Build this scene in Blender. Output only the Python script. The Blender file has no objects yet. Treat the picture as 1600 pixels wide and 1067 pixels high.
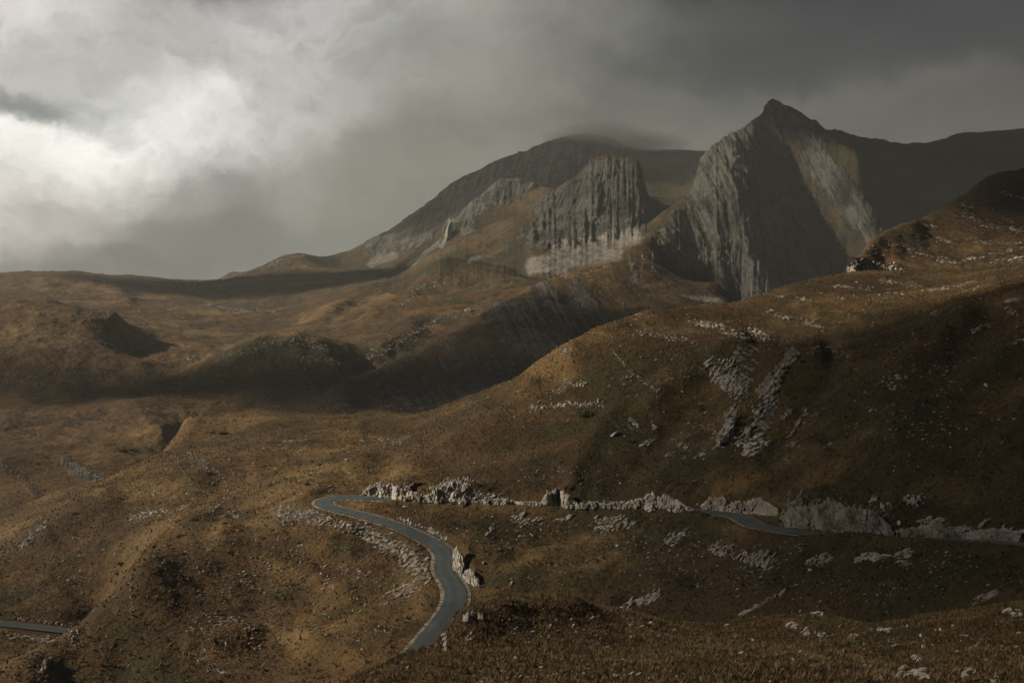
import bpy, math, random
import numpy as np
random.seed(7); RNG = np.random.default_rng(7)
C = bpy.context.scene.collection
R = math.radians
F = 1716.0; CX = 800.0; HY = 400.0          # focal length (photo px), centre column, row of the true horizon

# ------------------------------------------------------------------ camera, sky, sun, exposure
cam_d = bpy.data.cameras.new('camera'); cam = bpy.data.objects.new('camera', cam_d); C.objects.link(cam)
cam.location = (0, 0, 0); cam.rotation_euler = (R(90), 0, 0)
cam_d.sensor_width = 36; cam_d.lens = 36*F/1600; cam_d.shift_y = -(533.5-HY)/1600
cam_d.clip_start = 0.5; cam_d.clip_end = 60000
S = bpy.context.scene; S.camera = cam
S.view_settings.view_transform = 'Standard'; S.view_settings.look = 'None'
S.view_settings.gamma = 1.0; S.view_settings.exposure = 0.2
S.render.engine = 'CYCLES'
S.cycles.max_bounces = 5; S.cycles.diffuse_bounces = 3; S.cycles.volume_bounces = 1
S.cycles.use_denoising = True; S.cycles.use_adaptive_sampling = True; S.cycles.adaptive_threshold = 0.02
SUN_AZ, SUN_EL = R(-90), R(28)               # azimuth from +Y (view direction), negative = left
sv = np.array([math.sin(SUN_AZ)*math.cos(SUN_EL), math.cos(SUN_AZ)*math.cos(SUN_EL), math.sin(SUN_EL)])
sd = bpy.data.lights.new('sun', 'SUN'); sd.energy = 5.0; sd.angle = R(2.6); sd.color = (1.0, 0.86, 0.68)
so = bpy.data.objects.new('sun', sd); C.objects.link(so)
from mathutils import Vector
so.rotation_euler = Vector(sv).to_track_quat('Z', 'Y').to_euler()

class NT:
    """small helper to write node trees as expressions"""
    def __init__(s, tree): s.t = tree; s.n = tree.nodes; s.l = tree.links
    def put(s, sock, v):
        if isinstance(v, bpy.types.NodeSocket): s.l.new(v, sock)
        elif v is not None:
            if hasattr(sock.default_value, '__len__') and not hasattr(v, '__len__'): v = (v,)*len(sock.default_value)
            if hasattr(sock.default_value, '__len__') and len(sock.default_value) == 4 and len(v) == 3: v = (*v, 1)
            sock.default_value = v
    def m(s, op, a, b=None, c=None, clamp=False):
        n = s.n.new('ShaderNodeMath'); n.operation = op; n.use_clamp = clamp
        for i, v in enumerate((a, b, c)):
            if v is not None: s.put(n.inputs[i], v)
        return n.outputs[0]
    def v(s, op, a, b=None, c=None):
        n = s.n.new('ShaderNodeVectorMath'); n.operation = op
        for i, q in enumerate((a, b, c)):
            if q is not None:
                if op == 'SCALE' and i == 1: s.put(n.inputs['Scale'], q)
                else: s.put(n.inputs[i], q)
        return n.outputs['Value'] if op in ('LENGTH', 'DOT_PRODUCT', 'DISTANCE') else n.outputs[0]
    def noise(s, vec, scale, detail=4, rough=.55, dist=0, col=False, dim='3D', lac=2.0):
        n = s.n.new('ShaderNodeTexNoise'); n.noise_dimensions = dim
        if dim == '1D': s.put(n.inputs['W'], vec)
        else: s.put(n.inputs['Vector'], vec)
        n.inputs['Scale'].default_value = scale; n.inputs['Detail'].default_value = detail
        n.inputs['Roughness'].default_value = rough; n.inputs['Distortion'].default_value = dist
        n.inputs['Lacunarity'].default_value = lac
        return n.outputs['Color'] if col else n.outputs[0]
    def mix(s, f, a, b):
        n = s.n.new('ShaderNodeMix'); n.data_type = 'RGBA'; n.clamp_factor = True
        s.put(n.inputs[0], f); s.put(n.inputs[6], a); s.put(n.inputs[7], b); return n.outputs[2]
    def ss(s, x, a, b):
        n = s.n.new('ShaderNodeMapRange'); n.interpolation_type = 'SMOOTHSTEP'
        s.put(n.inputs[0], x); n.inputs[1].default_value = a; n.inputs[2].default_value = b; return n.outputs[0]
    def sep(s, v):
        n = s.n.new('ShaderNodeSeparateXYZ'); s.put(n.inputs[0], v); return n.outputs
    def comb(s, x, y, z):
        n = s.n.new('ShaderNodeCombineXYZ')
        for i, q in enumerate((x, y, z)): s.put(n.inputs[i], q)
        return n.outputs[0]

def srgb(r, g, b):
    f = lambda c: (c/255/12.92 if c/255 <= .04045 else ((c/255+.055)/1.055)**2.4)
    return np.array([f(r), f(g), f(b)])

W = bpy.data.worlds.new('World'); S.world = W; W.use_nodes = True
W.node_tree.nodes.clear(); q = NT(W.node_tree)
def build_sky():
    tc = q.n.new('ShaderNodeTexCoord'); d = tc.outputs['Generated']
    n1 = q.v('SUBTRACT', q.noise(d, 4.0, 5, .58, col=True), (.5, .5, .5))
    n2 = q.v('SUBTRACT', q.noise(d, 15.0, 9, .68, col=True), (.5, .5, .5))
    soft = q.v('ADD', d, q.v('SCALE', n1, .15)); dw = q.v('ADD', soft, q.v('SCALE', n2, .05))
    def azel(v):
        x, y, z = q.sep(q.v('NORMALIZE', v))
        return q.m('ARCTAN2', x, y), q.m('ARCSINE', z)
    az, el = azel(dw)
    # cloud banks: photo column, row, radius x, radius y (px), colour, weight
    B = [(-150, 30, 170, 110, (216, 211, 206), 1), (20, 10, 110, 50, (216, 211, 206), 1.2), (120, 40, 80, 40, (196, 191, 187), 1), (240, 60, 110, 50, (176, 172, 168), 1.2),
         (90, 105, 100, 36, (168, 165, 162), 1.3), (20, 120, 70, 30, (186, 182, 178), 1), (75, 172, 62, 14, (92, 100, 102), 6), (165, 152, 50, 14, (128, 132, 130), 2.6), (215, 118, 50, 18, (160, 158, 155), 1.6),
         (0, 178, 20, 10, (140, 142, 140), 1.5), (60, 235, 150, 42, (246, 243, 237), 3), (225, 190, 90, 50, (244, 242, 236), 3), (300, 122, 60, 22, (222, 220, 214), 2),
         (370, 180, 80, 50, (206, 203, 197), 1.5), (-150, 280, 200, 60, (212, 208, 202), 1.2), (130, 290, 80, 28, (214, 210, 204), 1.8), (0, 300, 60, 25, (200, 195, 190), 1.2), (250, 300, 40, 22, (170, 167, 163), 1.2), (-20, 350, 70, 22, (160, 152, 148), 1.2),
         (130, 350, 50, 22, (134, 130, 127), 1.5), (330, 280, 70, 34, (128, 126, 122), 2.2), (290, 345, 80, 34, (108, 107, 104), 3), (400, 385, 100, 30, (110, 111, 107), 2.4), (20, 320, 80, 34, (222, 217, 211), 2.2), (110, 365, 55, 24, (190, 185, 180), 2), (190, 320, 40, 30, (200, 196, 190), 1.6), (20, 400, 70, 20, (186, 180, 175), 2.2), (110, 400, 40, 16, (150, 147, 143), 1.8),
         (200, 405, 90, 18, (106, 105, 102), 2), (240, 432, 240, 12, (112, 112, 108), 2.2), (540, 330, 60, 40, (128, 129, 121), 1.4), (450, 230, 60, 60, (168, 166, 160), 1.3), (480, 310, 50, 30, (132, 131, 125), 1.4),
         (430, 60, 110, 60, (196, 194, 190), 1.2), (600, 10, 120, 40, (190, 188, 184), 1), (560, 130, 110, 60, (172, 171, 164), 1), (600, 290, 90, 70, (122, 122, 113), 1.4),
         (560, 380, 70, 34, (118, 120, 112), 1.4), (760, 60, 110, 60, (146, 144, 136), 1), (740, 180, 110, 70, (132, 131, 121), 1.2), (700, 260, 90, 60, (122, 121, 111), 1),
         (900, 30, 110, 40, (122, 120, 114), 1), (940, 120, 120, 50, (102, 100, 93), 1), (950, 205, 140, 45, (102, 101, 93), 1.2),
         (1120, 30, 120, 50, (74, 73, 70), 1.2), (1180, 85, 160, 30, (68, 67, 65), 1.4), (1400, 40, 200, 50, (64, 63, 62), 1.5), (1430, 110, 120, 22, (70, 69, 67), 1.4),
         (1570, 95, 110, 24, (56, 55, 54), 1.8), (1130, 170, 140, 36, (92, 90, 84), 1), (1320, 160, 110, 30, (98, 95, 89), 1.2),
         (1480, 145, 90, 26, (104, 100, 94), 1.4), (1700, 150, 150, 45, (76, 73, 70), 1), (1560, 195, 200, 36, (92, 87, 81), 1),
         (1350, 225, 150, 30, (92, 88, 81), 1), (1750, 20, 250, 100, (58, 57, 56), 1.2),
         # overhead, beside and behind (out of the picture)
         (100, -500, 600, 300, (74, 74, 74), 1), (1300, -450, 700, 330, (42, 42, 43), 1.4), (-1100, 0, 600, 300, (140, 138, 134), 1), (-2600, -300, 900, 500, (62, 62, 64), 1), (2600, 0, 900, 400, (42, 42, 44), 1), (4800, -300, 1200, 700, (48, 48, 50), 1), (-4800, -300, 1200, 700, (52, 52, 54), 1)]
    num = den = None
    for (px, py, rx, ry, col, w) in B:
        a0 = math.atan((px-CX)/F) if abs(px-CX) < 1000 else (px-CX)/F
        e0 = (HY-py)/F*(math.cos(a0) if abs(a0) < 1 else 1)
        da = q.m('MULTIPLY', q.m('SUBTRACT', az, a0), F/(rx*1.05)); de = q.m('MULTIPLY', q.m('SUBTRACT', el, e0), F/(ry*1.05))
        g = q.m('MULTIPLY', q.m('EXPONENT', q.m('MULTIPLY', q.m('MULTIPLY_ADD', da, da, q.m('MULTIPLY', de, de)), -1.0)), w)
        cs = q.v('SCALE', tuple(float(x) for x in srgb(*col)), g)
        num = cs if num is None else q.v('ADD', num, cs); den = g if den is None else q.m('ADD', den, g)
    base = tuple(float(x)*.004 for x in srgb(48, 48, 48))
    colr = q.v('DIVIDE', q.v('ADD', num, base), q.comb(*(q.m('ADD', den, .004),)*3))
    # billow detail
    lum = q.sep(colr)[1]
    bv = q.v('MULTIPLY', dw, (1, 1, 1.5)); bn = q.noise(bv, 8.0, 9, .58); b2 = q.noise(q.v('ADD', bv, (7, 3, 1)), 22.0, 8, .6)
    pf = q.m('ABSOLUTE', q.m('MULTIPLY_ADD', b2, 2, -1)); lo_ = q.ss(lum, .08, .45)
    bil = q.m('ADD', q.m('ADD', bn, q.m('MULTIPLY', q.m('MULTIPLY', q.m('SUBTRACT', .16, pf), lo_), .5)), q.m('MULTIPLY', q.m('SUBTRACT', b2, .5), .2))
    colr = q.v('SCALE', colr, q.m('MULTIPLY_ADD', bil, 1.05, .46))
    # below the horizon: dim ground tone
    zz = q.sep(d)[2]
    colr = q.mix(q.ss(zz, -.12, -.03), (.035, .028, .02), colr)
    sky = q.n.new('ShaderNodeTexSky'); sky.sky_type = 'NISHITA'; sky.sun_disc = False
    sky.sun_elevation = SUN_EL; sky.sun_rotation = SUN_AZ
    bg1 = q.n.new('ShaderNodeBackground'); q.put(bg1.inputs[0], sky.outputs[0]); bg1.inputs[1].default_value = .05
    bg2 = q.n.new('ShaderNodeBackground'); q.put(bg2.inputs[0], colr); bg2.inputs[1].default_value = 1.0
    mx = q.n.new('ShaderNodeMixShader'); mx.inputs[0].default_value = .93
    q.l.new(bg1.outputs[0], mx.inputs[1]); q.l.new(bg2.outputs[0], mx.inputs[2])
    out = q.n.new('ShaderNodeOutputWorld'); q.l.new(mx.outputs[0], out.inputs[0])
build_sky()
W.cycles.sampling_method = 'MANUAL'; W.cycles.sample_map_resolution = 512

# ------------------------------------------------------------------ noise
def _h(ix, iy, seed):
    h = (ix.astype(np.int64)*374761393 + iy.astype(np.int64)*668265263 + seed*974634777) & 0xffffffff
    h = ((h ^ (h >> 13))*1274126177) & 0xffffffff
    return (h ^ (h >> 16)) & 0xffffffff
def perlin(x, y, seed=0):
    x0 = np.floor(x); y0 = np.floor(y); fx = x-x0; fy = y-y0
    ix = x0.astype(np.int64); iy = y0.astype(np.int64)
    def g(i, j):
        a = _h(ix+i, iy+j, seed)*(2*math.pi/4294967296.0)
        return np.cos(a)*(fx-i)+np.sin(a)*(fy-j)
    wx = fx*fx*fx*(fx*(fx*6-15)+10); wy = fy*fy*fy*(fy*(fy*6-15)+10)
    a = g(0, 0); b = g(1, 0); c = g(0, 1); d = g(1, 1)
    return 1.4*((a+(b-a)*wx)*(1-wy)+(c+(d-c)*wx)*wy)
def fbm(x, y, o=4, seed=0, rough=.5):
    s = 0; a = 1; t = 0
    for i in range(o):
        s = s+a*perlin(x, y, seed+i*17); t += a; a *= rough; x = x*2.03+11.3; y = y*2.03-7.1
    return s/t
def ridged(x, y, o=4, seed=0, rough=.5):
    s = 0; a = 1; t = 0
    for i in range(o):
        s = s+a*(1-2*np.abs(perlin(x, y, seed+i*17))); t += a; a *= rough; x = x*2.1+5.3; y = y*2.1-3.1
    return s/t
def worley(x, y, seed=0):
    ix = np.floor(x).astype(np.int64); iy = np.floor(y).astype(np.int64)
    f1 = np.full(x.shape, 9.); f2 = np.full(x.shape, 9.); idv = np.zeros(x.shape)
    for i in (-1, 0, 1):
        for j in (-1, 0, 1):
            cx = ix+i; cy = iy+j; a = _h(cx, cy, seed)/4294967296.0; b = _h(cx, cy, seed+5)/4294967296.0
            d = np.hypot(cx+a-x, cy+b-y); c = _h(cx, cy, seed+9)/4294967296.0
            m = d < f1; f2 = np.where(m, f1, np.minimum(f2, d)); idv = np.where(m, c, idv); f1 = np.where(m, d, f1)
    return f1, f2, idv
def sst(x, a, b):
    t = np.clip((x-a)/(b-a), 0, 1); return t*t*(3-2*t)

# ------------------------------------------------------------------ the lie of the land: survey lines (column, row, distance)
# 's' lines are skylines (the land drops behind them), 'g' lines lie on open ground
L = []
def s_(*p, back=1.06, drop=14): L.append(('s', p, back, drop))
def g_(*p): L.append(('g', p, 0, 0))
# foreground knoll
g_((-250, 1700, 26), (300, 1650, 26), (800, 1500, 26), (1200, 1450, 26), (1900, 1400, 26))
g_((560, 1160, 52), (800, 1067, 52), (1000, 1067, 50), (1300, 1067, 47), (1600, 1067, 44), (1900, 1067, 42))
s_((-250, 1400, 45), (0, 1330, 48), (300, 1230, 52), (480, 1130, 57), (534, 1067, 61), (589, 1044, 63), (634, 1021, 66), (668, 1013, 68), (684, 1006, 69), (700, 977, 71), (715, 960, 73), (738, 948, 76), (790, 944, 82), (880, 941, 90), (950, 955, 96),
   (1030, 975, 100), (1110, 982, 102), (1200, 972, 102), (1280, 965, 99), (1370, 985, 92), (1430, 973, 89), (1520, 958, 87), (1600, 945, 86), (1750, 930, 86), (1950, 920, 86), back=1.1, drop=40)
g_((1000, 1020, 72), (1200, 1020, 70), (1400, 1020, 66), (1600, 1000, 64), (1800, 990, 64)); g_((760, 1000, 66), (880, 990, 72))
g_((-250, 1500, 80), (300, 1300, 95), (500, 1230, 115), (640, 1165, 122), (750, 1120, 140), (900, 1105, 148), (1100, 1085, 142), (1280, 1062, 124), (1430, 1045, 112), (1600, 1020, 107), (1900, 1000, 106))
# roads
ROAD1 = [(1950, 872, 122), (1800, 862, 133), (1700, 856, 141), (1600, 850, 150), (1500, 847, 159), (1400, 842, 168), (1300, 838, 178), (1240, 831, 187), (1205, 825, 194), (1178, 820, 201), (1165, 812, 210), (1150, 805, 218),
         (1100, 800, 226), (1050, 797, 231), (950, 794, 239), (850, 791, 246), (750, 787, 252), (650, 782, 257), (590, 779, 260), (545, 777.5, 261.5), (515, 778, 261), (501, 781, 258), (499, 785, 254.5), (508, 789, 251.5), (530, 795, 248.5), (560, 803, 245), (620, 821, 237),
         (645, 834, 231.5), (672, 846, 226), (690, 856, 221.5), (697, 867, 217), (695, 879, 212.6), (692, 889, 209), (697, 899, 205.5), (707, 910, 201.5), (713, 923, 196.9), (711, 940, 191.6), (702, 958, 186.4), (688, 975, 181.7), (674, 992, 177.4), (660, 1010, 173), (640, 1032, 167.8), (600, 1060, 162.5), (500, 1105, 157), (380, 1150, 154)]
ROAD2 = [(-200, 952, 232), (-100, 963, 234), (0, 974, 237), (60, 980, 239), (115, 986, 241), (160, 992, 243), (230, 1000, 246)]
g_(*ROAD1); g_(*ROAD2[:-1])
# bowl below the road, spur and gully at left
g_((560, 868, 224), (480, 900, 222), (400, 948, 206), (300, 945, 199)); g_((450, 1020, 186), (550, 1010, 178)); g_((300, 1067, 171), (400, 1070, 170), (500, 1067, 167))
g_((440, 812, 247), (520, 850, 229), (620, 915, 208), (650, 960, 190), (620, 1000, 179))
s_((-200, 1120, 152), (0, 1045, 168), (60, 1015, 178), (120, 978, 188), (172, 936, 200), back=1.06, drop=10); g_((172, 936, 200), (205, 890, 213), (226, 866, 222))
g_((100, 1067, 168), (200, 1040, 176)); g_((-200, 1200, 140), (0, 1120, 150))
g_((-200, 1030, 200), (0, 1030, 205), (100, 1020, 212), (180, 985, 222)); g_((300, 860, 232), (400, 850, 238), (450, 850, 236))
g_((60, 930, 252), (120, 890, 262), (180, 850, 268), (250, 810, 272), (300, 800, 266)); g_((0, 910, 258), (-200, 900, 262))
s_((-250, 970, 255), (-150, 930, 262), (0, 866, 280), (32, 842, 292), (72, 806, 318), (132, 768, 355), (176, 742, 385), (240, 713, 420), back=1.08, drop=12)
g_((312, 692, 450), (360, 680, 460)); g_((400, 790, 277), (300, 750, 332), (200, 780, 320)); g_((400, 720, 352), (500, 720, 342), (550, 704, 345)); g_((400, 682, 425), (500, 680, 430), (600, 680, 420))
s_((268, 688, 475), (282, 668, 505), (290, 656, 520), (330, 650, 530), (400, 641, 540), (470, 650, 545), (540, 655, 550), (580, 646, 560), (640, 655, 585), (660, 660, 590), (700, 640, 600), (745, 623, 608), back=1.07, drop=16)
g_((640, 685, 410), (700, 665, 400)); g_((775, 622, 600), (830, 608, 590), (880, 585, 580)); g_((600, 720, 320), (560, 750, 285))
# the big hillside above the road
s_((740, 640, 352), (800, 599, 354), (835, 573, 352), (870, 546, 352), (890, 536, 356), (930, 515, 375), (1000, 490, 405), (1050, 484, 430), (1150, 477, 455), (1200, 462, 480), (1235, 450, 495), (1270, 440, 510), (1330, 429, 525), (1450, 430, 530), (1540, 425, 530), (1600, 422, 530), (1750, 412, 530), (1950, 400, 530), back=1.05, drop=22)
g_((700, 740, 282), (800, 740, 272), (900, 740, 262), (1000, 740, 254), (1100, 740, 245), (1200, 745, 230), (1300, 750, 210), (1400, 770, 186), (1500, 775, 176), (1600, 780, 165), (1800, 780, 150))
g_((700, 690, 310), (800, 660, 315), (900, 640, 308), (1000, 640, 295), (1100, 640, 286), (1200, 640, 272), (1300, 650, 246), (1400, 660, 218), (1500, 665, 205), (1600, 665, 192), (1800, 660, 176))
g_((850, 600, 335), (930, 570, 335), (1000, 550, 335), (1100, 550, 326), (1200, 555, 310), (1300, 560, 290), (1400, 560, 262), (1500, 540, 258), (1600, 520, 252), (1800, 510, 240))
g_((1000, 515, 368), (1100, 515, 370), (1200, 515, 380), (1300, 510, 370), (1400, 500, 350), (1500, 480, 345), (1600, 455, 345), (1800, 440, 330)); g_((1300, 465, 430), (1400, 460, 440), (1500, 450, 440))
g_((760, 850, 222), (850, 850, 226), (950, 850, 218), (1050, 850, 206), (1150, 855, 188)); g_((780, 900, 202), (900, 900, 195), (1000, 900, 187), (1100, 905, 178), (1200, 900, 167), (1300, 900, 158), (1400, 900, 150), (1500, 900, 142), (1600, 900, 136), (1900, 905, 115))
g_((745, 940, 190), (780, 960, 182), (900, 955, 180), (1000, 950, 176), (1100, 950, 168), (1200, 945, 157), (1300, 945, 149), (1450, 945, 139), (1600, 930, 130), (1900, 930, 112))
# valley beyond (hidden feet first)
g_((-250, 900, 420), (0, 790, 460), (100, 755, 490)); g_((250, 732, 560), (400, 720, 640), (560, 740, 680), (700, 720, 690), (850, 700, 680), (1000, 800, 640), (1150, 820, 680), (1300, 640, 640))
g_((-250, 760, 560), (0, 725, 540), (60, 740, 530), (120, 735, 545), (170, 725, 560)); g_((-250, 700, 640), (0, 690, 640), (100, 690, 650), (200, 690, 640), (250, 672, 660))
g_((-250, 650, 780), (0, 650, 790), (100, 655, 780), (200, 640, 800), (300, 640, 820), (380, 637, 840)); g_((-250, 632, 880), (0, 630, 890), (100, 632, 880), (180, 622, 900), (300, 612, 900))
# cliffed knoll at left
g_((-250, 560, 960), (0, 565, 960), (60, 560, 965), (120, 558, 975), (180, 562, 985), (220, 575, 960), (280, 590, 940)); s_((-250, 480, 1180), (0, 474, 1200), (80, 472, 1210), (120, 480, 1190), (160, 488, 1180), (176, 496, 1170), back=1.07, drop=5)
g_((0, 520, 1060), (60, 510, 1090), (100, 525, 1060), (150, 535, 1050)); g_((200, 510, 1500), (250, 505, 1560), (300, 515, 1500), (400, 520, 1450), (470, 508, 1560)); g_((200, 555, 1100), (300, 560, 1100), (260, 535, 1280), (350, 540, 1200))
# boulder mound
s_((290, 580, 960), (330, 560, 985), (380, 535, 1010), (420, 524, 1030), (460, 522, 1040), (500, 532, 1040), (540, 540, 1060), back=1.06, drop=5); g_((330, 610, 900), (420, 590, 920), (500, 585, 930), (540, 610, 880)); g_((400, 640, 840), (500, 650, 830), (600, 655, 830))
# far plateau at left
g_((0, 490, 1500), (100, 492, 1520), (180, 490, 1600)); g_((-250, 470, 1900), (0, 462, 1900), (70, 470, 1800), (175, 478, 1800), (300, 490, 1750), (400, 492, 1750)); g_((120, 444, 2150), (70, 452, 2000), (170, 462, 2000), (220, 460, 2150), (300, 462, 2150), (400, 468, 2100), (450, 470, 2050))
s_((-250, 436, 2600), (0, 431, 2650), (40, 427, 2650), (75, 429, 2640), (115, 425, 2620), (145, 430, 2620), (170, 433, 2640), (205, 432, 2640), (230, 434, 2650), (260, 439, 2680), (310, 440, 2700), (345, 437, 2700), (358, 428, 2750), (385, 427, 2780), (415, 414, 2820), (440, 401, 2850), (470, 396, 2880), (500, 403, 2900), (530, 410, 2920), back=1.1, drop=20)
g_((400, 440, 2400), (480, 430, 2450), (540, 425, 2500)); g_((380, 452, 2200), (500, 450, 2150), (580, 430, 2300))
# spur with the rock ribs
s_((560, 592, 940), (600, 576, 960), (640, 556, 985), (700, 522, 1050), (750, 494, 1095), (790, 471, 1135), (830, 450, 1190), (870, 434, 1250), (920, 418, 1310), (960, 402, 1370), (1000, 382, 1440), (1020, 372, 1480), back=1.05, drop=9)
g_((560, 640, 870), (620, 620, 890), (700, 580, 940), (770, 550, 980), (850, 510, 1060), (930, 490, 1110), (1010, 470, 1170), (1060, 455, 1230), (1120, 445, 1300)); g_((640, 660, 830), (700, 650, 830), (760, 640, 840), (830, 620, 870), (920, 590, 920), (1040, 560, 980))
# slopes and mounds between the spur and the mid peak
g_((600, 540, 1090), (650, 505, 1200), (700, 482, 1290), (760, 460, 1380), (820, 440, 1430)); s_((560, 500, 1350), (600, 470, 1450), (640, 450, 1520), (680, 412, 1620), (705, 405, 1640), (740, 412, 1630), (790, 420, 1600), (820, 435, 1560), back=1.04, drop=6)
g_((600, 500, 1300), (660, 460, 1450), (740, 450, 1450)); g_((480, 510, 1400), (520, 480, 1600), (560, 455, 1800), (600, 440, 1950), (640, 420, 2050)); g_((440, 500, 1650), (480, 480, 1800), (520, 460, 1950), (560, 440, 2150))
# scree bowl
g_((835, 424, 1640), (870, 430, 1600), (920, 425, 1600), (960, 410, 1640), (990, 396, 1680)); g_((840, 392, 1740), (880, 378, 1790), (930, 370, 1820), (980, 362, 1830), (1000, 360, 1800)); g_((870, 405, 1690), (930, 395, 1720), (970, 388, 1730))
# mid peak
g_((760, 420, 1720), (770, 395, 1850), (800, 380, 1850)); s_((640, 418, 2080), (700, 385, 2120), (740, 372, 2130), (780, 352, 2130), (810, 342, 2130), (850, 315, 2110), (880, 292, 2095), (905, 272, 2080), (930, 252, 2070), (950, 246, 2070), (985, 248, 2070), (1000, 257, 2060), (1008, 290, 2030), (1020, 330, 1980), back=1.06, drop=25)
g_((860, 350, 1960), (900, 330, 1970), (950, 310, 1980), (990, 310, 1970)); g_((1000, 372, 1750), (1020, 350, 1780))
# main peak
s_((1020, 347, 1800), (1050, 325, 1830), (1082, 303, 1850), (1088, 290, 1860), (1090, 266, 1870), (1110, 233, 1900), (1132, 219, 1925), (1165, 203, 1955), (1185, 190, 1970), (1198, 174, 1985), (1210, 169, 1990), (1222, 177, 1990), (1232, 175, 1995), (1247, 178, 2000), (1275, 194, 2020), (1300, 205, 2050), (1350, 216, 2120), (1400, 224, 2200), (1440, 226, 2300), (1480, 218, 2360), (1495, 211, 2380), (1540, 207, 2400), (1600, 202, 2420), (1750, 190, 2450), (1950, 180, 2500), back=1.05, drop=22)
g_((1110, 255, 1865), (1140, 300, 1800), (1160, 360, 1740), (1160, 420, 1690), (1150, 475, 1640)); g_((1050, 360, 1740), (1070, 410, 1690), (1080, 460, 1640), (1020, 400, 1640), (1030, 440, 1600))
g_((1190, 210, 1970), (1215, 270, 1928), (1255, 330, 1862), (1300, 390, 1808), (1340, 430, 1765)); g_((1235, 190, 1975), (1262, 230, 1915), (1300, 280, 1850), (1340, 325, 1790), (1378, 372, 1755), (1390, 400, 1730)); g_((1405, 400, 1775), (1425, 385, 1840)); g_((1200, 330, 1812), (1220, 400, 1752), (1230, 470, 1685), (1280, 470, 1690))
g_((1300, 225, 2040), (1350, 270, 2010), (1400, 320, 1950), (1440, 360, 1900)); g_((1400, 250, 2150), (1450, 300, 2000), (1480, 330, 1950)); g_((1500, 250, 2280), (1600, 260, 2250), (1600, 330, 2000), (1800, 300, 2100)); g_((1060, 480, 1560), (1110, 485, 1570), (1300, 470, 1660), (1400, 450, 1650), (1600, 420, 1800))
# right ledged hill
s_((1320, 430, 650), (1328, 415, 655), (1342, 402, 672), (1358, 386, 690), (1390, 368, 710), (1430, 349, 735), (1480, 325, 760), (1500, 308, 775), (1530, 288, 790), (1565, 276, 800), (1600, 266, 810), (1750, 240, 830), (1950, 220, 860), back=1.07, drop=30)
g_((1320, 455, 630), (1400, 445, 625), (1500, 445, 625), (1600, 440, 620), (1900, 430, 610)); g_((1380, 405, 680), (1450, 390, 700), (1550, 380, 700), (1700, 360, 700)); g_((1450, 365, 725), (1530, 330, 750), (1600, 315, 760), (1750, 290, 770)); g_((1250, 520, 700), (1300, 560, 900), (1450, 480, 950), (1700, 430, 1000))
# far massif
g_((520, 418, 2750), (600, 414, 2650), (660, 398, 2600), (700, 390, 2500)); s_((505, 402, 3000), (550, 391, 3050), (600, 365, 3100), (650, 334, 3150), (690, 302, 3200), (700, 291, 3220), (730, 276, 3250), (760, 262, 3270), (800, 246, 3300), (830, 237, 3320), (855, 224, 3340), (880, 216, 3350), (910, 210, 3350), (940, 212, 3350), (970, 224, 3350), (1000, 237, 3350), (1030, 238, 3350), (1060, 237, 3350), (1105, 241, 3350), (1200, 260, 3350), (1500, 300, 3400), back=1.06, drop=30)
g_((560, 415, 2800), (620, 390, 2850), (680, 360, 2880)); s_((655, 385, 2500), (690, 375, 2480), (698, 362, 2470), (705, 347, 2460), (713, 352, 2460), (730, 328, 2480), (760, 300, 2520), (780, 282, 2560), (810, 285, 2560), (840, 290, 2560), (880, 300, 2500), (930, 300, 2450), back=1.04, drop=20)
g_((1040, 300, 2700), (1080, 290, 2750), (960, 260, 3000), (880, 260, 2900)); g_((720, 380, 2300), (760, 360, 2320), (700, 398, 2250))
# ground outside and beyond
g_((-250, 462, 4500), (0, 462, 4500), (400, 462, 4500), (800, 420, 5000), (1200, 420, 5000), (1600, 420, 5000), (1950, 420, 5000)); g_((-250, 446, 9500), (600, 446, 9500), (1200, 446, 9500), (1950, 446, 9500))

KV = 0.30
P = []
for kind, pts, back, drop in L:
    a = np.array(pts, float)
    for i in range(len(a)):
        seg = [a[i]] if i == len(a)-1 else [a[i]+(a[i+1]-a[i])*t for t in np.linspace(0, 1, max(1, int(np.hypot(*(a[i+1]-a[i])[:2])/(14 if kind == 's' else 28)))+1)[:-1]]
        for p in seg:
            P.append(p)
            if kind == 's': P.append(np.array([p[0], p[1]+drop, p[2]*back]))
P = np.array(P); pu = (P[:, 0]-CX)/F; pv = np.log(P[:, 2])*KV; pe = (HY-P[:, 1])/F
_, ui = np.unique(np.round(np.stack([pu, pv]).T*400), axis=0, return_index=True); pu, pv, pe = pu[ui], pv[ui], pe[ui]
def kern(du, dv): return np.sqrt(du*du+dv*dv+0.006**2)
A = kern(pu[:, None]-pu[None], pv[:, None]-pv[None])-np.eye(len(pu))*0.0004
n = len(pu); Mx = np.zeros((n+3, n+3)); Mx[:n, :n] = A
Mx[:n, n] = 1; Mx[:n, n+1] = pu; Mx[:n, n+2] = pv; Mx[n:, :n] = Mx[:n, n:].T
wts = np.linalg.solve(Mx, np.r_[pe, 0, 0, 0])
U0, U1 = -0.62, 0.62; NU = 560; NV = 760; Y0, Y1 = 24., 9400.
gu = np.linspace(U0, U1, NU); gv = np.linspace(math.log(Y0), math.log(Y1), NV)*KV
E = np.zeros((NV, NU), np.float32)
w32 = wts.astype(np.float32); pu32 = pu.astype(np.float32); pv32 = pv.astype(np.float32); gu32 = gu.astype(np.float32)
for j in range(NV):
    E[j] = kern(gu32[:, None]-pu32[None], np.float32(gv[j])-pv32[None])@w32[:n]+w32[n]+w32[n+1]*gu32+w32[n+2]*np.float32(gv[j])
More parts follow.
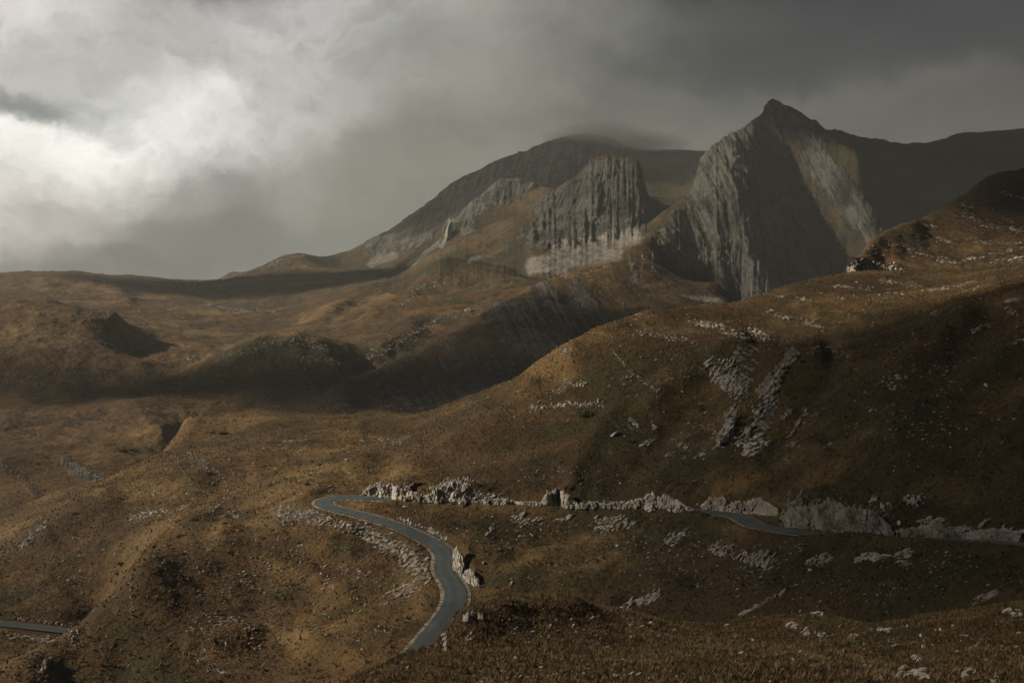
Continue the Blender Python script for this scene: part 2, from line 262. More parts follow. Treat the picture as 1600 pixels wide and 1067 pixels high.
def bil(G, u, Y):
    a = np.clip((u-U0)/(U1-U0)*(NU-1), 0, NU-1.001); b = np.clip((np.log(Y)*KV-gv[0])/(gv[-1]-gv[0])*(NV-1), 0, NV-1.001)
    i = a.astype(int); j = b.astype(int); a = a-i; b = b-j
    return (G[j, i]*(1-a)+G[j, i+1]*a)*(1-b)+(G[j+1, i]*(1-a)+G[j+1, i+1]*a)*b

# region limits in distance, per column
def lim(*pts):
    a = np.array(pts, float); return lambda u: np.interp(CX+F*u, a[:, 0], a[:, 1])
B1 = lim((-250, 78), (500, 100), (640, 120), (750, 132), (900, 138), (1100, 132), (1280, 118), (1430, 108), (1600, 103), (1900, 100))
B2 = lim((-250, 430), (0, 440), (120, 480), (250, 540), (300, 620), (560, 660), (690, 680), (780, 650), (870, 480), (1000, 560), (1150, 600), (1300, 600), (1600, 580), (1900, 570))
B3 = lim((-250, 2900), (0, 2900), (450, 2900), (520, 2500), (600, 1700), (700, 1420), (800, 1400), (870, 1400), (940, 1470), (1000, 1540), (1060, 1500), (1150, 1450), (1300, 1200), (1900, 1150))

# ------------------------------------------------------------------ road centrelines in metres
def world(p): p = np.asarray(p, float); return np.stack([(p[..., 0]-CX)/F*p[..., 2], p[..., 2], (HY-p[..., 1])/F*p[..., 2]], -1)
def smooth_line(pts, step=1.2):
    p = world(pts); out = []
    pp = np.vstack([2*p[0]-p[1], p, 2*p[-1]-p[-2]])
    for i in range(1, len(pp)-2):
        k = max(2, int(np.linalg.norm(pp[i+1]-pp[i])/step))
        t = np.linspace(0, 1, k, endpoint=False)[:, None]
        out.append(.5*((2*pp[i])+(-pp[i-1]+pp[i+1])*t+(2*pp[i-1]-5*pp[i]+4*pp[i+1]-pp[i+2])*t*t+(-pp[i-1]+3*pp[i]-3*pp[i+1]+pp[i+2])*t**3))
    o = np.vstack(out+[p[-1:]])
    for _ in range(10): o[1:-1] = .25*o[:-2]+.5*o[1:-1]+.25*o[2:]
    k = np.ones(21)/21; zp = np.pad(o[:, 2], 10, mode='edge'); o[:, 2] = np.convolve(zp, k, 'valid')
    return o
road1 = smooth_line(ROAD1); road2 = smooth_line(ROAD2)
def road_dist(x, y, roads=(road1, road2), full=False):
    best = np.full(x.shape, 1e9); bz = np.zeros(x.shape); by = np.zeros(x.shape); bx = np.zeros(x.shape)
    for r in roads:
        a = r[:-1]; b = r[1:]
        for k in range(0, len(a), 4):
            c = r[k:k+5]; lo = c[:, :2].min(0)-16; hi = c[:, :2].max(0)+16
            m = (x > lo[0]) & (x < hi[0]) & (y > lo[1]) & (y < hi[1])
            if not m.any(): continue
            xs = x[m]; ys = y[m]; bb = best[m]; zz = bz[m]; yy = by[m]; xx = bx[m]
            for s in range(len(c)-1):
                d = c[s+1]-c[s]; t = np.clip(((xs-c[s, 0])*d[0]+(ys-c[s, 1])*d[1])/(d[0]**2+d[1]**2+1e-9), 0, 1)
                dd = np.hypot(xs-c[s, 0]-t*d[0], ys-c[s, 1]-t*d[1]); w = dd < bb
                bb = np.where(w, dd, bb); zz = np.where(w, c[s, 2]+t*d[2], zz); yy = np.where(w, c[s, 1]+t*d[1], yy); xx = np.where(w, c[s, 0]+t*d[0], xx)
            best[m] = bb; bz[m] = zz; by[m] = yy; bx[m] = xx
    return (best, bz, bx, by) if full else (best, bz)

# folds of the hillsides: lines in the photo where the ground bulges (+) or dips (-): points, metres, width px, near/far distance
FOLDS = [([(1150, 541), (1080, 580), (977, 642), (890, 740)], 2.6, 20, 200, 420), ([(1110, 600), (1040, 690), (960, 760)], -1.8, 24, 200, 420),
         ([(1270, 545), (1215, 575), (1150, 650), (1115, 700)], 2.2, 20, 200, 420), ([(1300, 570), (1210, 720)], -1.8, 24, 200, 420),
         ([(1500, 500), (1400, 590), (1290, 690), (1130, 770)], 2.6, 24, 150, 420), ([(1560, 500), (1450, 620), (1300, 700)], -2.2, 26, 150, 400),
         ([(1640, 520), (1480, 592), (1350, 680), (1270, 750)], 3.0, 28, 130, 400), ([(890, 560), (800, 640), (640, 740)], 1.8, 26, 260, 420),
         ([(640, 700), (540, 740), (440, 790), (350, 835)], 1.6, 22, 225, 430), ([(600, 740), (500, 800), (350, 800)], -1.5, 22, 230, 400),
         ([(300, 860), (420, 880), (540, 930)], 1.4, 18, 180, 260), ([(300, 1010), (420, 990), (560, 1030), (640, 990)], 1.8, 18, 150, 230),
         ([(160, 780), (300, 740), (420, 700), (560, 680)], 2.4, 14, 330, 520), ([(100, 830), (260, 790), (380, 740)], -2.2, 16, 260, 480),
         ([(1250, 850), (1100, 810), (1000, 850), (880, 920)], 1.8, 14, 165, 222), ([(1000, 810), (860, 870), (760, 940)], 1.8, 16, 180, 240), ([(1300, 870), (1150, 900), (980, 945)], -1.2, 20, 140, 215),
         ([(790, 950), (900, 945)], .5, 18, 60, 95), ([(1000, 1010), (1150, 1040), (1350, 1010), (1600, 970)], .6, 24, 45, 92), ([(1050, 985), (1300, 1000), (1400, 1040)], -.5, 22, 45, 95),
         ([(1280, 500), (1420, 500), (1600, 460)], 3.0, 12, 300, 520), ([(1250, 480), (1400, 475), (1560, 445)], 3.0, 10, 330, 520), ([(1230, 530), (1330, 545), (1420, 525), (1540, 500)], -2.2, 12, 280, 500),
         ([(640, 520), (560, 560), (480, 600)], 3, 16, 850, 1300),
         ([(0, 640), (120, 650), (250, 625)], 3, 12, 700, 950), ([(30, 520), (110, 500), (170, 510)], 3, 9, 950, 1250), ([(180, 500), (260, 530), (340, 560)], 4, 10, 1050, 1700),
         ([(70, 445), (125, 441), (180, 455), (200, 480)], 5, 12, 1800, 2400), ([(280, 458), (400, 462)], -4, 7, 1900, 2500), ([(330, 476), (460, 470)], 4, 6, 1700, 2400), ([(520, 500), (580, 455), (640, 425)], -4, 10, 1400, 2300), ([(480, 500), (540, 470), (600, 445)], 4, 9, 1500, 2300)]
def seg_dist(px, py, pts):
    best = np.full(px.shape, 1e9)
    for (x0, y0), (x1, y1) in zip(pts[:-1], pts[1:]):
        dx, dy = x1-x0, y1-y0; t = np.clip(((px-x0)*dx+(py-y0)*dy)/(dx*dx+dy*dy), 0, 1)
        best = np.minimum(best, np.hypot(px-x0-t*dx, py-y0-t*dy))
    return best
_dE = np.zeros_like(E); _U, _V = np.meshgrid(gu, gv); _Y = np.exp(_V/KV); _px = CX+F*_U; _py = HY-F*E
for pts, amp, wd, ya, yb in FOLDS:
    m = (_Y > ya*.93) & (_Y < yb*1.07)
    wpx = _px[m]+14*fbm(_px[m]/70, _py[m]/70, 2, 12, .4); wpy = _py[m]+10*fbm(_px[m]/70+9, _py[m]/70, 2, 14, .4); amp_ = np.sign(amp)*np.minimum(abs(amp), .62*wd*_Y[m]/F)
    fade = sst(_Y[m], ya*.93, ya*1.02)*(1-sst(_Y[m], yb*.98, yb*1.07))
    _dE[m] += amp_*np.exp(-(seg_dist(wpx, wpy, pts)/wd)**2)*(1+.3*fbm(_px[m]/60, _py[m]/60, 2, 16))*fade/_Y[m]
E = E+_dE

def height(u, Y, fine=True):
    """terrain height in metres at column tangent u and distance Y"""
    x = u*Y; z = bil(E, u, Y)*Y
    k = sst(Y, 20, 60)
    sc = np.clip(Y/260, .3, 5)
    b = np.log2(sc)
    z0 = z
    z = z + (1.0*fbm(x/26, Y/26, 3, 3)+.45*ridged(x/30+.4*Y/30, Y/60-x/90, 3, 4))*sst(Y, 60, 220)*(1-sst(Y, 700, 1100)) + (.30*sst(Y, 60, 150)+.15)*fbm(x/7, Y/7, 3, 5, .6)*(1-sst(Y, 500, 900)) + (5*fbm(x/110, Y/110, 4, 8)+3.4*ridged(x/60+.3*Y/60, Y/80, 4, 9, .55)+1.1*fbm(x/22, Y/22, 3, 10))*sst(Y, 430, 700)*(1-.6*sst(Y, 2500, 3300))
    if fine:
        z = z + .16*fbm(x/2.2, Y/2.2, 3, 21, .6)*(1-sst(Y, 300, 500)) + 1.1*fbm(x/16, Y/16, 3, 31, .6)*sst(Y, 500, 700)
    rd, rz, rx, ry = road_dist(x, Y, full=True)
    w = 1-sst(rd, 2.6, 8.0); z = z*(1-w)+(rz-.12)*w
    rp = CX+F*rx/np.maximum(ry, 1)
    side = (Y-ry)/np.maximum(rd, .6); sdx = (x-rx)/np.maximum(rd, .6)
    hill = (ry > 120) & ((ry > 258) | (ry < 236) | (rp > 640)) & (z > -80); low = (ry < 232) & (ry > 165) & (rp > 615) & (rp < 765)
    cutU = np.interp(rp, [555, 568, 600, 650, 690, 730, 760, 800, 845, 870, 905, 975, 1010, 1050, 1085, 1110, 1200, 1218, 1245, 1270, 1330, 1400, 1430, 1480, 1520, 1600, 1800], [0, 8, 20, 16, 26, 26, 13, 9, 10, 24, 10, 10, 21, 23, 10, 18, 21, 24, 34, 34, 32, 15, 10, 16, 12, 15, 12])*(1+.25*fbm(rp/12, rp*0, 2, 44))
    cutL = np.interp(ry, [170, 195, 199, 205, 214, 218, 224, 232, 240], [0, 0, 10, 24, 30, 6, 9, 7, 0])
    isU = hill & (rp > 540) & ~((ry < 232) & (rp < 765) & (ry > 165) & (rp < 1100) & (z < -70)); isU = isU & ((rp > 770) | (ry > 243))
    cut = np.where(isU, cutU*sst(side, .15, .8), np.where(low, cutL*sst(sdx, .15, .8), 0))*ry/F*.92
    z = z+cut*sst(rd, 2.9, 4.6)*np.exp(-np.maximum(rd-4.6, 0)/7.0)*(1-sst(rd, 10, 15.5))
    up = (ry > 120)*sst(-side, .2, .8)            # low bank on the valley side of the upper road
    on = np.maximum(sst(rp, 590, 640)*(1-sst(rp, 1120, 1150))*(ry > 222), sst(rp, 1262, 1290)*(ry < 190)*1.5)*up
    z = z+on*1.25*np.exp(-((rd-4.0)/1.15)**2)*(1+.35*fbm(x/3, Y/3, 3, 41))
    return z

# pixel -> ground lookup on a dense visibility table
TU = np.linspace(U0, U1, 900); TY = np.exp(np.linspace(math.log(30), math.log(3600), 1500))
_tu, _ty = np.meshgrid(TU, TY); TZ = height(_tu, _ty, False); TEl = TZ/_ty
def hit(px, py, ymin=30, ymax=3600):
    """first ground met by the view through photo pixel (px,py) beyond ymin; NaN when it is sky"""
    px = np.atleast_1d(np.asarray(px, float)); py = np.atleast_1d(np.asarray(py, float))
    c = np.clip(((px-CX)/F-U0)/(U1-U0)*899, 0, 899).round().astype(int)
    e = (HY-py)/F; out = np.full(px.shape, np.nan)
    j0 = np.searchsorted(TY, ymin); j1 = np.searchsorted(TY, ymax)
    for k in range(len(px)):
        col = TEl[j0:j1, c[k]]; a = np.argmax(col >= e[k])
        if col[a] >= e[k]:
            if a == 0: out[k] = TY[j0]
            else:
                t = (e[k]-col[a-1])/(col[a]-col[a-1]+1e-9); out[k] = TY[j0+a-1]*(1-t)+TY[j0+a]*t
    return out

# ------------------------------------------------------------------ bedding (strata) coordinate, by survey lines along visible beds
def rbf2(lines, k=28):
    X = []; V = []
    for val, pts in lines:
        a = np.array(pts, float)
        for i in range(len(a)-1):
            for t in np.linspace(0, 1, max(2, int(np.hypot(*(a[i+1]-a[i]))/k)+1)): X.append(a[i]+(a[i+1]-a[i])*t); V.append(val)
    X = np.array(X)/100; V = np.array(V, float); n = len(X)
    K = np.sqrt(((X[:, None]-X[None])**2).sum(-1)+.02)-np.eye(n)*.02
    M = np.zeros((n+3, n+3)); M[:n, :n] = K; M[:n, n] = 1; M[:n, n+1:] = X; M[n:, :n] = M[:n, n:].T
    w = np.linalg.solve(M, np.r_[V, 0, 0, 0])
    gx = np.linspace(-300, 1950, 451); gy = np.linspace(120, 700, 146)   # table
    T = np.zeros((146, 451))
    for j in range(146):
        d = np.sqrt((gx[:, None]/100-X[None, :, 0])**2+(gy[j]/100-X[None, :, 1])**2+.02)
        T[j] = d@w[:n]+w[n]+w[n+1]*gx/100+w[n+2]*gy[j]/100
    def f(px, py):
        a = np.clip((px+300)/5, 0, 449.99); b = np.clip((py-120)/4, 0, 144.99); i = a.astype(int); j = b.astype(int); a = a-i; b = b-j
        return (T[j, i]*(1-a)+T[j, i+1]*a)*(1-b)+(T[j+1, i]*(1-a)+T[j+1, i+1]*a)*b
    return f
ST_MAIN = rbf2([(0, [(1000, 385), (1005, 420), (1000, 460)]), (2, [(1030, 350), (1045, 400), (1045, 460)]), (4, [(1062, 325), (1085, 370), (1095, 420), (1095, 475)]),
                (6, [(1088, 290), (1115, 340), (1128, 390), (1132, 475)]), (8, [(1112, 240), (1140, 300), (1152, 360), (1155, 475)]), (10, [(1140, 220), (1168, 280), (1180, 350), (1190, 470)]),
                (12, [(1170, 200), (1200, 260), (1218, 330), (1235, 470)]), (14.5, [(1205, 172), (1240, 240), (1270, 320), (1300, 430)]), (17, [(1245, 185), (1285, 250), (1330, 320), (1375, 400)]), (22, [(1340, 215), (1380, 280), (1440, 360)]), (30, [(1500, 215), (1560, 330)])])
ST_MID = rbf2([(0, [(820, 400), (835, 375), (858, 340)]), (2, [(862, 395), (872, 350), (895, 305), (905, 275)]), (4, [(893, 385), (902, 340), (918, 300), (930, 255)]), (6, [(930, 375), (935, 330), (945, 290), (952, 246)]),
               (8, [(962, 370), (963, 320), (968, 248)]), (10, [(995, 365), (990, 310), (986, 250)]), (12, [(1020, 350), (1010, 300), (1000, 260)])])
ST_FAR = rbf2([(0, [(540, 410), (580, 375)]), (3, [(590, 410), (640, 345)]), (6, [(640, 400), (690, 305)]), (9, [(690, 370), (720, 285)]), (12, [(740, 330), (765, 262)]), (16, [(800, 290), (815, 245)]), (20, [(870, 270), (885, 217)]), (30, [(990, 300), (990, 235)]), (38, [(1090, 300), (1080, 240)])])
ST_SPUR = rbf2([(0, [(560, 600), (600, 660)]), (4, [(690, 530), (720, 600), (760, 650)]), (8, [(770, 482), (800, 545), (830, 610)]), (11, [(840, 450), (870, 510), (900, 580)]), (15, [(905, 425), (935, 490), (960, 540)]), (19, [(975, 400), (1000, 470)]), (22, [(1020, 380), (1040, 460)])])
ST_LEDGE = rbf2([(0, [(1320, 425), (1380, 425), (1450, 440)]), (2, [(1335, 398), (1370, 400), (1420, 412), (1500, 430), (1600, 440)]), (4, [(1370, 378), (1430, 392), (1480, 408), (1560, 415), (1650, 400)]), (6, [(1410, 356), (1470, 365), (1540, 385), (1600, 388)]), (8, [(1460, 335), (1520, 345), (1600, 362)]), (10, [(1510, 305), (1560, 315), (1650, 335)]), (12, [(1560, 275), (1620, 290)])])

def blobs(px, py, B, warp=14, seed=50, fq=1/30., soft=None):
    """soft union of capsules ((x0,y0,x1,y1,radius,value)...) in photo columns/rows, edges broken up by noise"""
    wx = px+warp*fbm(px*fq, py*fq, 4, seed, .6); wy = py+warp*fbm(px*fq+40, py*fq, 4, seed+3, .6)
    out = np.zeros(px.shape)
    for (x0, y0, x1, y1, r, v) in B:
        m = (wx > min(x0, x1)-2*r) & (wx < max(x0, x1)+2*r) & (wy > min(y0, y1)-2*r) & (wy < max(y0, y1)+2*r)
        if m.any():
            d = seg_dist(wx[m], wy[m], [(x0, y0), (x1, y1+1e-3)]); out[m] = np.maximum(out[m], v*(1-sst(d, r*.6, r*1.25)))
    return out
RK_MAIN = [(1100, 270, 1130, 460, 40, 1), (1150, 240, 1170, 465, 45, 1), (1190, 200, 1210, 240, 22, 1), (1210, 330, 1250, 450, 45, .95), (1180, 300, 1230, 460, 40, 1), (1040, 380, 1060, 455, 26, .9), (1060, 340, 1080, 400, 14, .9), (1010, 400, 1012, 440, 12, .7), (1240, 200, 1262, 235, 16, 1),
           (1262, 225, 1300, 290, 24, 1), (1300, 280, 1345, 340, 26, 1), (1345, 340, 1382, 385, 18, 1), (1210, 172, 1235, 200, 16, .9), (1270, 190, 1300, 205, 8, .6), (1280, 420, 1340, 450, 20, .7), (1250, 290, 1310, 380, 14, .55), (1120, 225, 1180, 205, 12, .9), (1090, 262, 1095, 300, 10, 1), (1000, 385, 1012, 470, 8, .8), (1030, 400, 1032, 450, 8, .8)]
RK_MID = [(880, 330, 940, 330, 50, 1), (960, 300, 990, 340, 34, 1), (930, 270, 985, 270, 22, 1), (830, 365, 850, 350, 14, .9), (870, 375, 1000, 355, 14, .9), (830, 385, 850, 380, 10, .7), (1000, 370, 1016, 385, 8, .7)]
RK_FAR = [(590, 385, 660, 370, 18, .9), (650, 350, 720, 310, 26, 1), (700, 320, 800, 280, 34, 1), (780, 265, 900, 240, 26, 1), (880, 240, 960, 240, 24, .8), (700, 360, 715, 345, 9, 1), (725, 330, 735, 370, 14, .9), (750, 300, 770, 285, 8, .7), (820, 290, 850, 280, 10, .8), (1030, 270, 1090, 265, 12, .35), (690, 385, 705, 350, 6, 1), (840, 262, 880, 275, 12, .6)]
RK_SPUR = [(770, 490, 860, 480, 22, .75), (850, 460, 900, 540, 24, .8), (900, 450, 950, 520, 14, .8), (800, 520, 880, 560, 26, .85), (700, 560, 800, 580, 30, .6), (740, 600, 830, 620, 24, .75), (640, 600, 760, 640, 24, .7), (600, 610, 700, 650, 16, .7), (990, 400, 990, 440, 8, .7), (940, 430, 1000, 450, 10, .4), (1010, 460, 1050, 470, 14, .5),
           (760, 640, 850, 590, 20, .6), (545, 600, 560, 625, 12, .5), (380, 605, 470, 612, 14, .4), (0, 600, 60, 590, 30, .55), (60, 580, 140, 600, 26, .5), (130, 575, 200, 590, 12, .5), (60, 495, 80, 500, 12, .55), (115, 495, 175, 490, 8, .6), (150, 530, 180, 540, 10, .5), (0, 545, 25, 535, 8, .5),
           (100, 722, 160, 755, 11, .9), (0, 728, 60, 770, 9, .6), (20, 665, 60, 680, 8, .4), (720, 450, 790, 470, 14, .35), (690, 440, 800, 430, 10, .35), (620, 490, 660, 495, 8, .4), (240, 580, 300, 590, 8, .45)]
RK_LEDGE = [(1325, 410, 1400, 425, 10, .95), (1375, 378, 1420, 388, 5, .8), (1425, 392, 1500, 412, 7, .85), (1500, 405, 1600, 385, 5, .7), (1510, 335, 1540, 350, 6, .8), (1545, 352, 1600, 364, 6, .8), (1540, 420, 1600, 400, 7, .7), (1430, 345, 1460, 350, 3, .6), (1470, 320, 1500, 325, 3, .5), (1570, 300, 1600, 310, 4, .6), (1460, 385, 1600, 380, 3, .5), (1380, 360, 1440, 372, 3, .5)]
SCREE = [(830, 422, 985, 372, 7, 1), (835, 415, 960, 395, 14, 1), (870, 395, 990, 370, 13, 1), (830, 420, 880, 420, 8, 1), (880, 380, 890, 395, 6, 1), (580, 412, 615, 400, 7, .8), (1060, 472, 1130, 476, 12, 1), (640, 415, 700, 370, 3.5, .8), (600, 422, 618, 418, 3, .9), (733, 407, 748, 402, 4, .9), (698, 372, 705, 345, 4.5, 1), (690, 385, 702, 362, 4, 1)]
RK_PLAT = [(150, 434, 172, 440, 5, .8), (270, 441, 305, 442, 3.5, .9), (345, 436, 375, 431, 4, .9), (340, 481, 430, 487, 3, .7), (390, 420, 470, 400, 12, .5), (0, 435, 40, 440, 5, .5), (415, 425, 440, 430, 5, .5), (440, 400, 500, 405, 8, .5), (300, 530, 340, 535, 5, .4), (500, 430, 540, 425, 3, .4)]

# ------------------------------------------------------------------ materials
def new_mat(name, rough=.9):
    m = bpy.data.materials.new(name); m.use_nodes = True; t = NT(m.node_tree)
    b = m.node_tree.nodes['Principled BSDF']; b.inputs['Roughness'].default_value = rough; b.inputs['Specular IOR Level'].default_value = .2
    g = t.n.new('ShaderNodeNewGeometry'); return m, t, b, g.outputs['Position']
def attr(t, name):
    n = t.n.new('ShaderNodeAttribute'); n.attribute_name = name; return n.outputs['Fac']
def bump(t, b, h, dist, strength=1.0):
    n = t.n.new('ShaderNodeBump'); n.inputs['Strength'].default_value = strength; n.inputs['Distance'].default_value = dist
    t.put(n.inputs['Height'], h); t.l.new(n.outputs[0], b.inputs['Normal'])
def terrain_mat(name, s, rockcol=((.13, .125, .113), (.26, .255, .235)), bedf=1.0, grass=None, gbump=.35):
    """dry mountain grassland with bedrock; s = size in metres of the finest texture that still shows"""
    m, t, b, pos = new_mat(name)
    G = grass or ((.070, .037, .014), (.125, .073, .028), (.040, .036, .013), (.21, .138, .058))
    big = t.noise(pos, 1/(s*90), 4, .6); mid = t.noise(pos, 1/(s*14), 5, .62); fine = t.noise(pos, 1/(s*2.2), 5, .7); pat = t.noise(t.v('ADD', pos, (300, 90, 0)), 1/(s*40), 6, .65)
    tint = attr(t, 'tint')
    c = t.mix(t.ss(mid, .36, .66), G[0], G[1])
    c = t.mix(t.ss(t.m('ADD', t.m('ADD', pat, t.m('MULTIPLY', tint, .22)), t.m('MULTIPLY', fine, .12)), .50, .68), c, G[2])
    c = t.mix(t.m('MULTIPLY', t.ss(t.m('ADD', big, t.m('MULTIPLY', fine, .25)), .60, .80), .75), c, G[3])
    bp = t.noise(t.v('ADD', pos, (-70, 40, 9)), 1/(s*150), 5, .6)
    c = t.mix(t.m('MULTIPLY', t.ss(bp, .47, .62), .65), c, (.046, .025, .012))
    c = t.mix(t.m('MULTIPLY', t.ss(bp, .44, .33), .45), c, (.19, .118, .046))
    c = t.mix(t.m('MULTIPLY', t.ss(fine, .50, .30), .75), c, (.016, .013, .007))
    c = t.mix(t.m('MULTIPLY', t.ss(fine, .58, .75), .40), c, G[3])
    dk = t.n.new('ShaderNodeMix'); dk.data_type = 'RGBA'; t.put(dk.inputs[0], attr(t, 'shade_heath')); t.put(dk.inputs[6], c); t.put(dk.inputs[7], t.mix(t.ss(mid, .35, .65), (.022, .016, .008), (.044, .034, .015))); c = dk.outputs[2]  # dark mix: random dark vegetation plus shade painted into the turf colour
    # bedrock
    st = attr(t, 'strata'); rk = attr(t, 'rock')
    br = t.noise(pos, 1/(s*6), 6, .68); br2 = t.noise(pos, 1/(s*1.6), 4, .7)
    beds = t.noise(t.comb(t.m('MULTIPLY', st, 2.2*bedf), t.m('MULTIPLY', br, 2.3*bedf), t.m('MULTIPLY', t.sep(pos)[2], .012)), 1.0, 6, .78)
    wx = t.noise(t.v('ADD', pos, (50, 20, 70)), 1/(s*22), 5, .65); bb_ = t.m('ADD', t.m('MULTIPLY', beds, .62), t.m('MULTIPLY', wx, .38))
    rc = t.mix(t.ss(bb_, .42, .57), rockcol[0], rockcol[1])
    rc = t.mix(t.m('MULTIPLY', t.ss(br, .5, .75), .35), rc, tuple(x*.7 for x in rockcol[1]))
    rc = t.mix(t.m('MULTIPLY', t.ss(br2, .45, .28), .7), rc, (.06, .056, .048))
    sp = t.n.new('ShaderNodeTexVoronoi'); sp.feature = 'F1'; t.put(sp.inputs['Vector'], pos); sp.inputs['Scale'].default_value = 1/(s*3.2)
    edge = t.m('ADD', rk, t.m('MULTIPLY', t.m('SUBTRACT', t.m('ADD', t.m('MULTIPLY', br, .5), t.m('MULTIPLY', beds, .5)), .5), 1.5))
    mask = t.ss(edge, .44, .60)
    # broken stone chips showing through the turf
    chip = t.m('MULTIPLY', t.ss(sp.outputs['Distance'], .27, .16), t.ss(t.m('ADD', attr(t, 'chips'), t.m('MULTIPLY', pat, .6)), .62, .85))
    scr = attr(t, 'scree')
    mask = t.m('MAXIMUM', mask, chip, clamp=True)
    c = t.mix(mask, c, rc)
    c = t.mix(scr, c, t.mix(t.ss(t.noise(pos, 1/(s*9), 6, .7), .35, .65), (.115, .11, .095), (.20, .19, .165)))
    t.put(b.inputs['Base Color'], c)
    hr = t.m('ADD', t.m('MULTIPLY', beds, 1.6), t.m('MULTIPLY', br, .8)); hg = t.m('ADD', t.m('MULTIPLY', mid, .6), t.m('MULTIPLY', fine, gbump))
    mm = t.m('MULTIPLY', mask, t.m('SUBTRACT', 1, scr))
    bump(t, b, t.m('ADD', t.m('MULTIPLY', hr, mm), t.m('MULTIPLY', hg, t.m('SUBTRACT', 1, mm))), s*4.5, 1.0)
    return m
def rock_mat(name, c0, c1, s=.4):
    m, t, b, pos = new_mat(name, .85)
    n1 = t.noise(pos, 1/(s*5), 5, .65); n2 = t.noise(t.v('MULTIPLY', pos, (1, 1, 2.6)), 1/s, 6, .7)
    c = t.mix(t.ss(n1, .32, .66), c0, c1); c = t.mix(t.m('MULTIPLY', t.ss(n2, .47, .30), .8), c, (.07, .062, .05)); c = t.mix(t.m('MULTIPLY', t.ss(n2, .60, .75), .4), c, tuple(min(1, x*1.2) for x in c1))
    t.put(b.inputs['Base Color'], c); bump(t, b, n2, s*1.2, .9); return m
M_ROCK = rock_mat('limestone', (.21, .195, .17), (.44, .41, .37), .5)
M_ROCKW = rock_mat('bright limestone', (.30, .28, .245), (.60, .565, .51), .5)
M_ROCKM = rock_mat('weathered limestone', (.085, .078, .066), (.31, .285, .25), .7)
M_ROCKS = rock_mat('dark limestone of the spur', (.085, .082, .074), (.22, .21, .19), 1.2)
M_ROCKF = rock_mat('far limestone', (.20, .19, .17), (.40, .385, .35), 1.2)

def mesh_obj(name, co, faces=None, mat=None, smooth=False, nquad=4, parent=None):
    me = bpy.data.meshes.new(name); co = np.ascontiguousarray(co, np.float32); faces = np.ascontiguousarray(faces, np.int32); k = faces.shape[1]
    me.vertices.add(len(co)); me.vertices.foreach_set('co', co.ravel()); me.loops.add(faces.size); me.loops.foreach_set('vertex_index', faces.ravel())
    me.polygons.add(len(faces)); me.polygons.foreach_set('loop_start', np.arange(len(faces), dtype=np.int32)*k)
    me.polygons.foreach_set('use_smooth', np.full(len(faces), smooth)); me.update(calc_edges=True)
    if mat: me.materials.append(mat)
    o = bpy.data.objects.new(name, me); C.objects.link(o)
    if parent: o.parent = parent
    return o
def tag(o, label=None, cat=None, group=None, kind=None):
    if label: o['label'] = label
    if cat: o['category'] = cat
    if group: o['group'] = group
    if kind: o['kind'] = kind
    return o
def grid_faces(nr, nc):
    i = np.arange(nr-1)[:, None]*nc+np.arange(nc-1)[None]; return np.stack([i, i+1, i+nc+1, i+nc], -1).reshape(-1, 4)

# ------------------------------------------------------------------ the ground in four sheets that share their borders
NC = 1340
UU = np.linspace(U0, U1, NC)
def blur_u(A, k):
    w = np.ones(k)/k
    P_ = np.pad(A, ((0, 0), (k//2, k//2)), mode='edge'); return np.apply_along_axis(lambda r: np.convolve(r, w, 'valid'), 1, P_)
def sheet(name, fa, fb, nr, mat, label, cat=None):
    a = np.log(fa(UU)); b = np.log(fb(UU)); K = 260
    ts = np.linspace(0, 1, K)[:, None]; lv = a[None]+(b-a)[None]*ts; Ys = np.exp(lv); Es = height(np.broadcast_to(UU, Ys.shape)[:, ::10], Ys[:, ::10], False)/Ys[:, ::10]
    d = np.abs(np.diff(Es, axis=0))*F; vis = Es[1:] > np.maximum.accumulate(Es, axis=0)[:-1]-1e-9
    d = np.where(vis, d, d*.12)+.35*np.diff(lv, axis=0)[:, ::10]*120/ (len(d)/60.)
    d = np.minimum(d, np.percentile(d, 97)); d = blur_u(d, 13)
    cum = np.vstack([np.zeros((1, d.shape[1])), np.cumsum(d, 0)]); cum /= cum[-1:]
    T = np.zeros((nr, NC)); tt = np.linspace(0, 1, nr)
    Tk = np.stack([np.interp(tt, cum[:, c], ts[:, 0]) for c in range(cum.shape[1])], 1)
    for r in range(nr): T[r] = np.interp(np.arange(NC), np.arange(0, NC, 10), Tk[r])
    Y = np.exp(a[None]+(b-a)[None]*T); u = np.broadcast_to(UU, Y.shape)
    z = height(u, Y); x = u*Y; px = CX+F*u; py = HY-F*z/Y
    P3 = np.stack([x, Y, z], -1)
    return P3, px, py
def normals(P3):
    du = np.gradient(P3, axis=1); dv = np.gradient(P3, axis=0); n = np.cross(du, dv); n /= np.linalg.norm(n, axis=-1, keepdims=True)+1e-9; return n
def put_sheet(name, P3, mat, at, label):
    o = mesh_obj(name, P3.reshape(-1, 3), grid_faces(*P3.shape[:2]), mat, True)
    for k, v in at.items():
        a = o.data.attributes.new(k, 'FLOAT', 'POINT'); a.data.foreach_set('value', np.ascontiguousarray(v, np.float32).ravel())
    return tag(o, label, kind='structure')
one = lambda f: f
Z = lambda P3: np.zeros(P3.shape[:2])

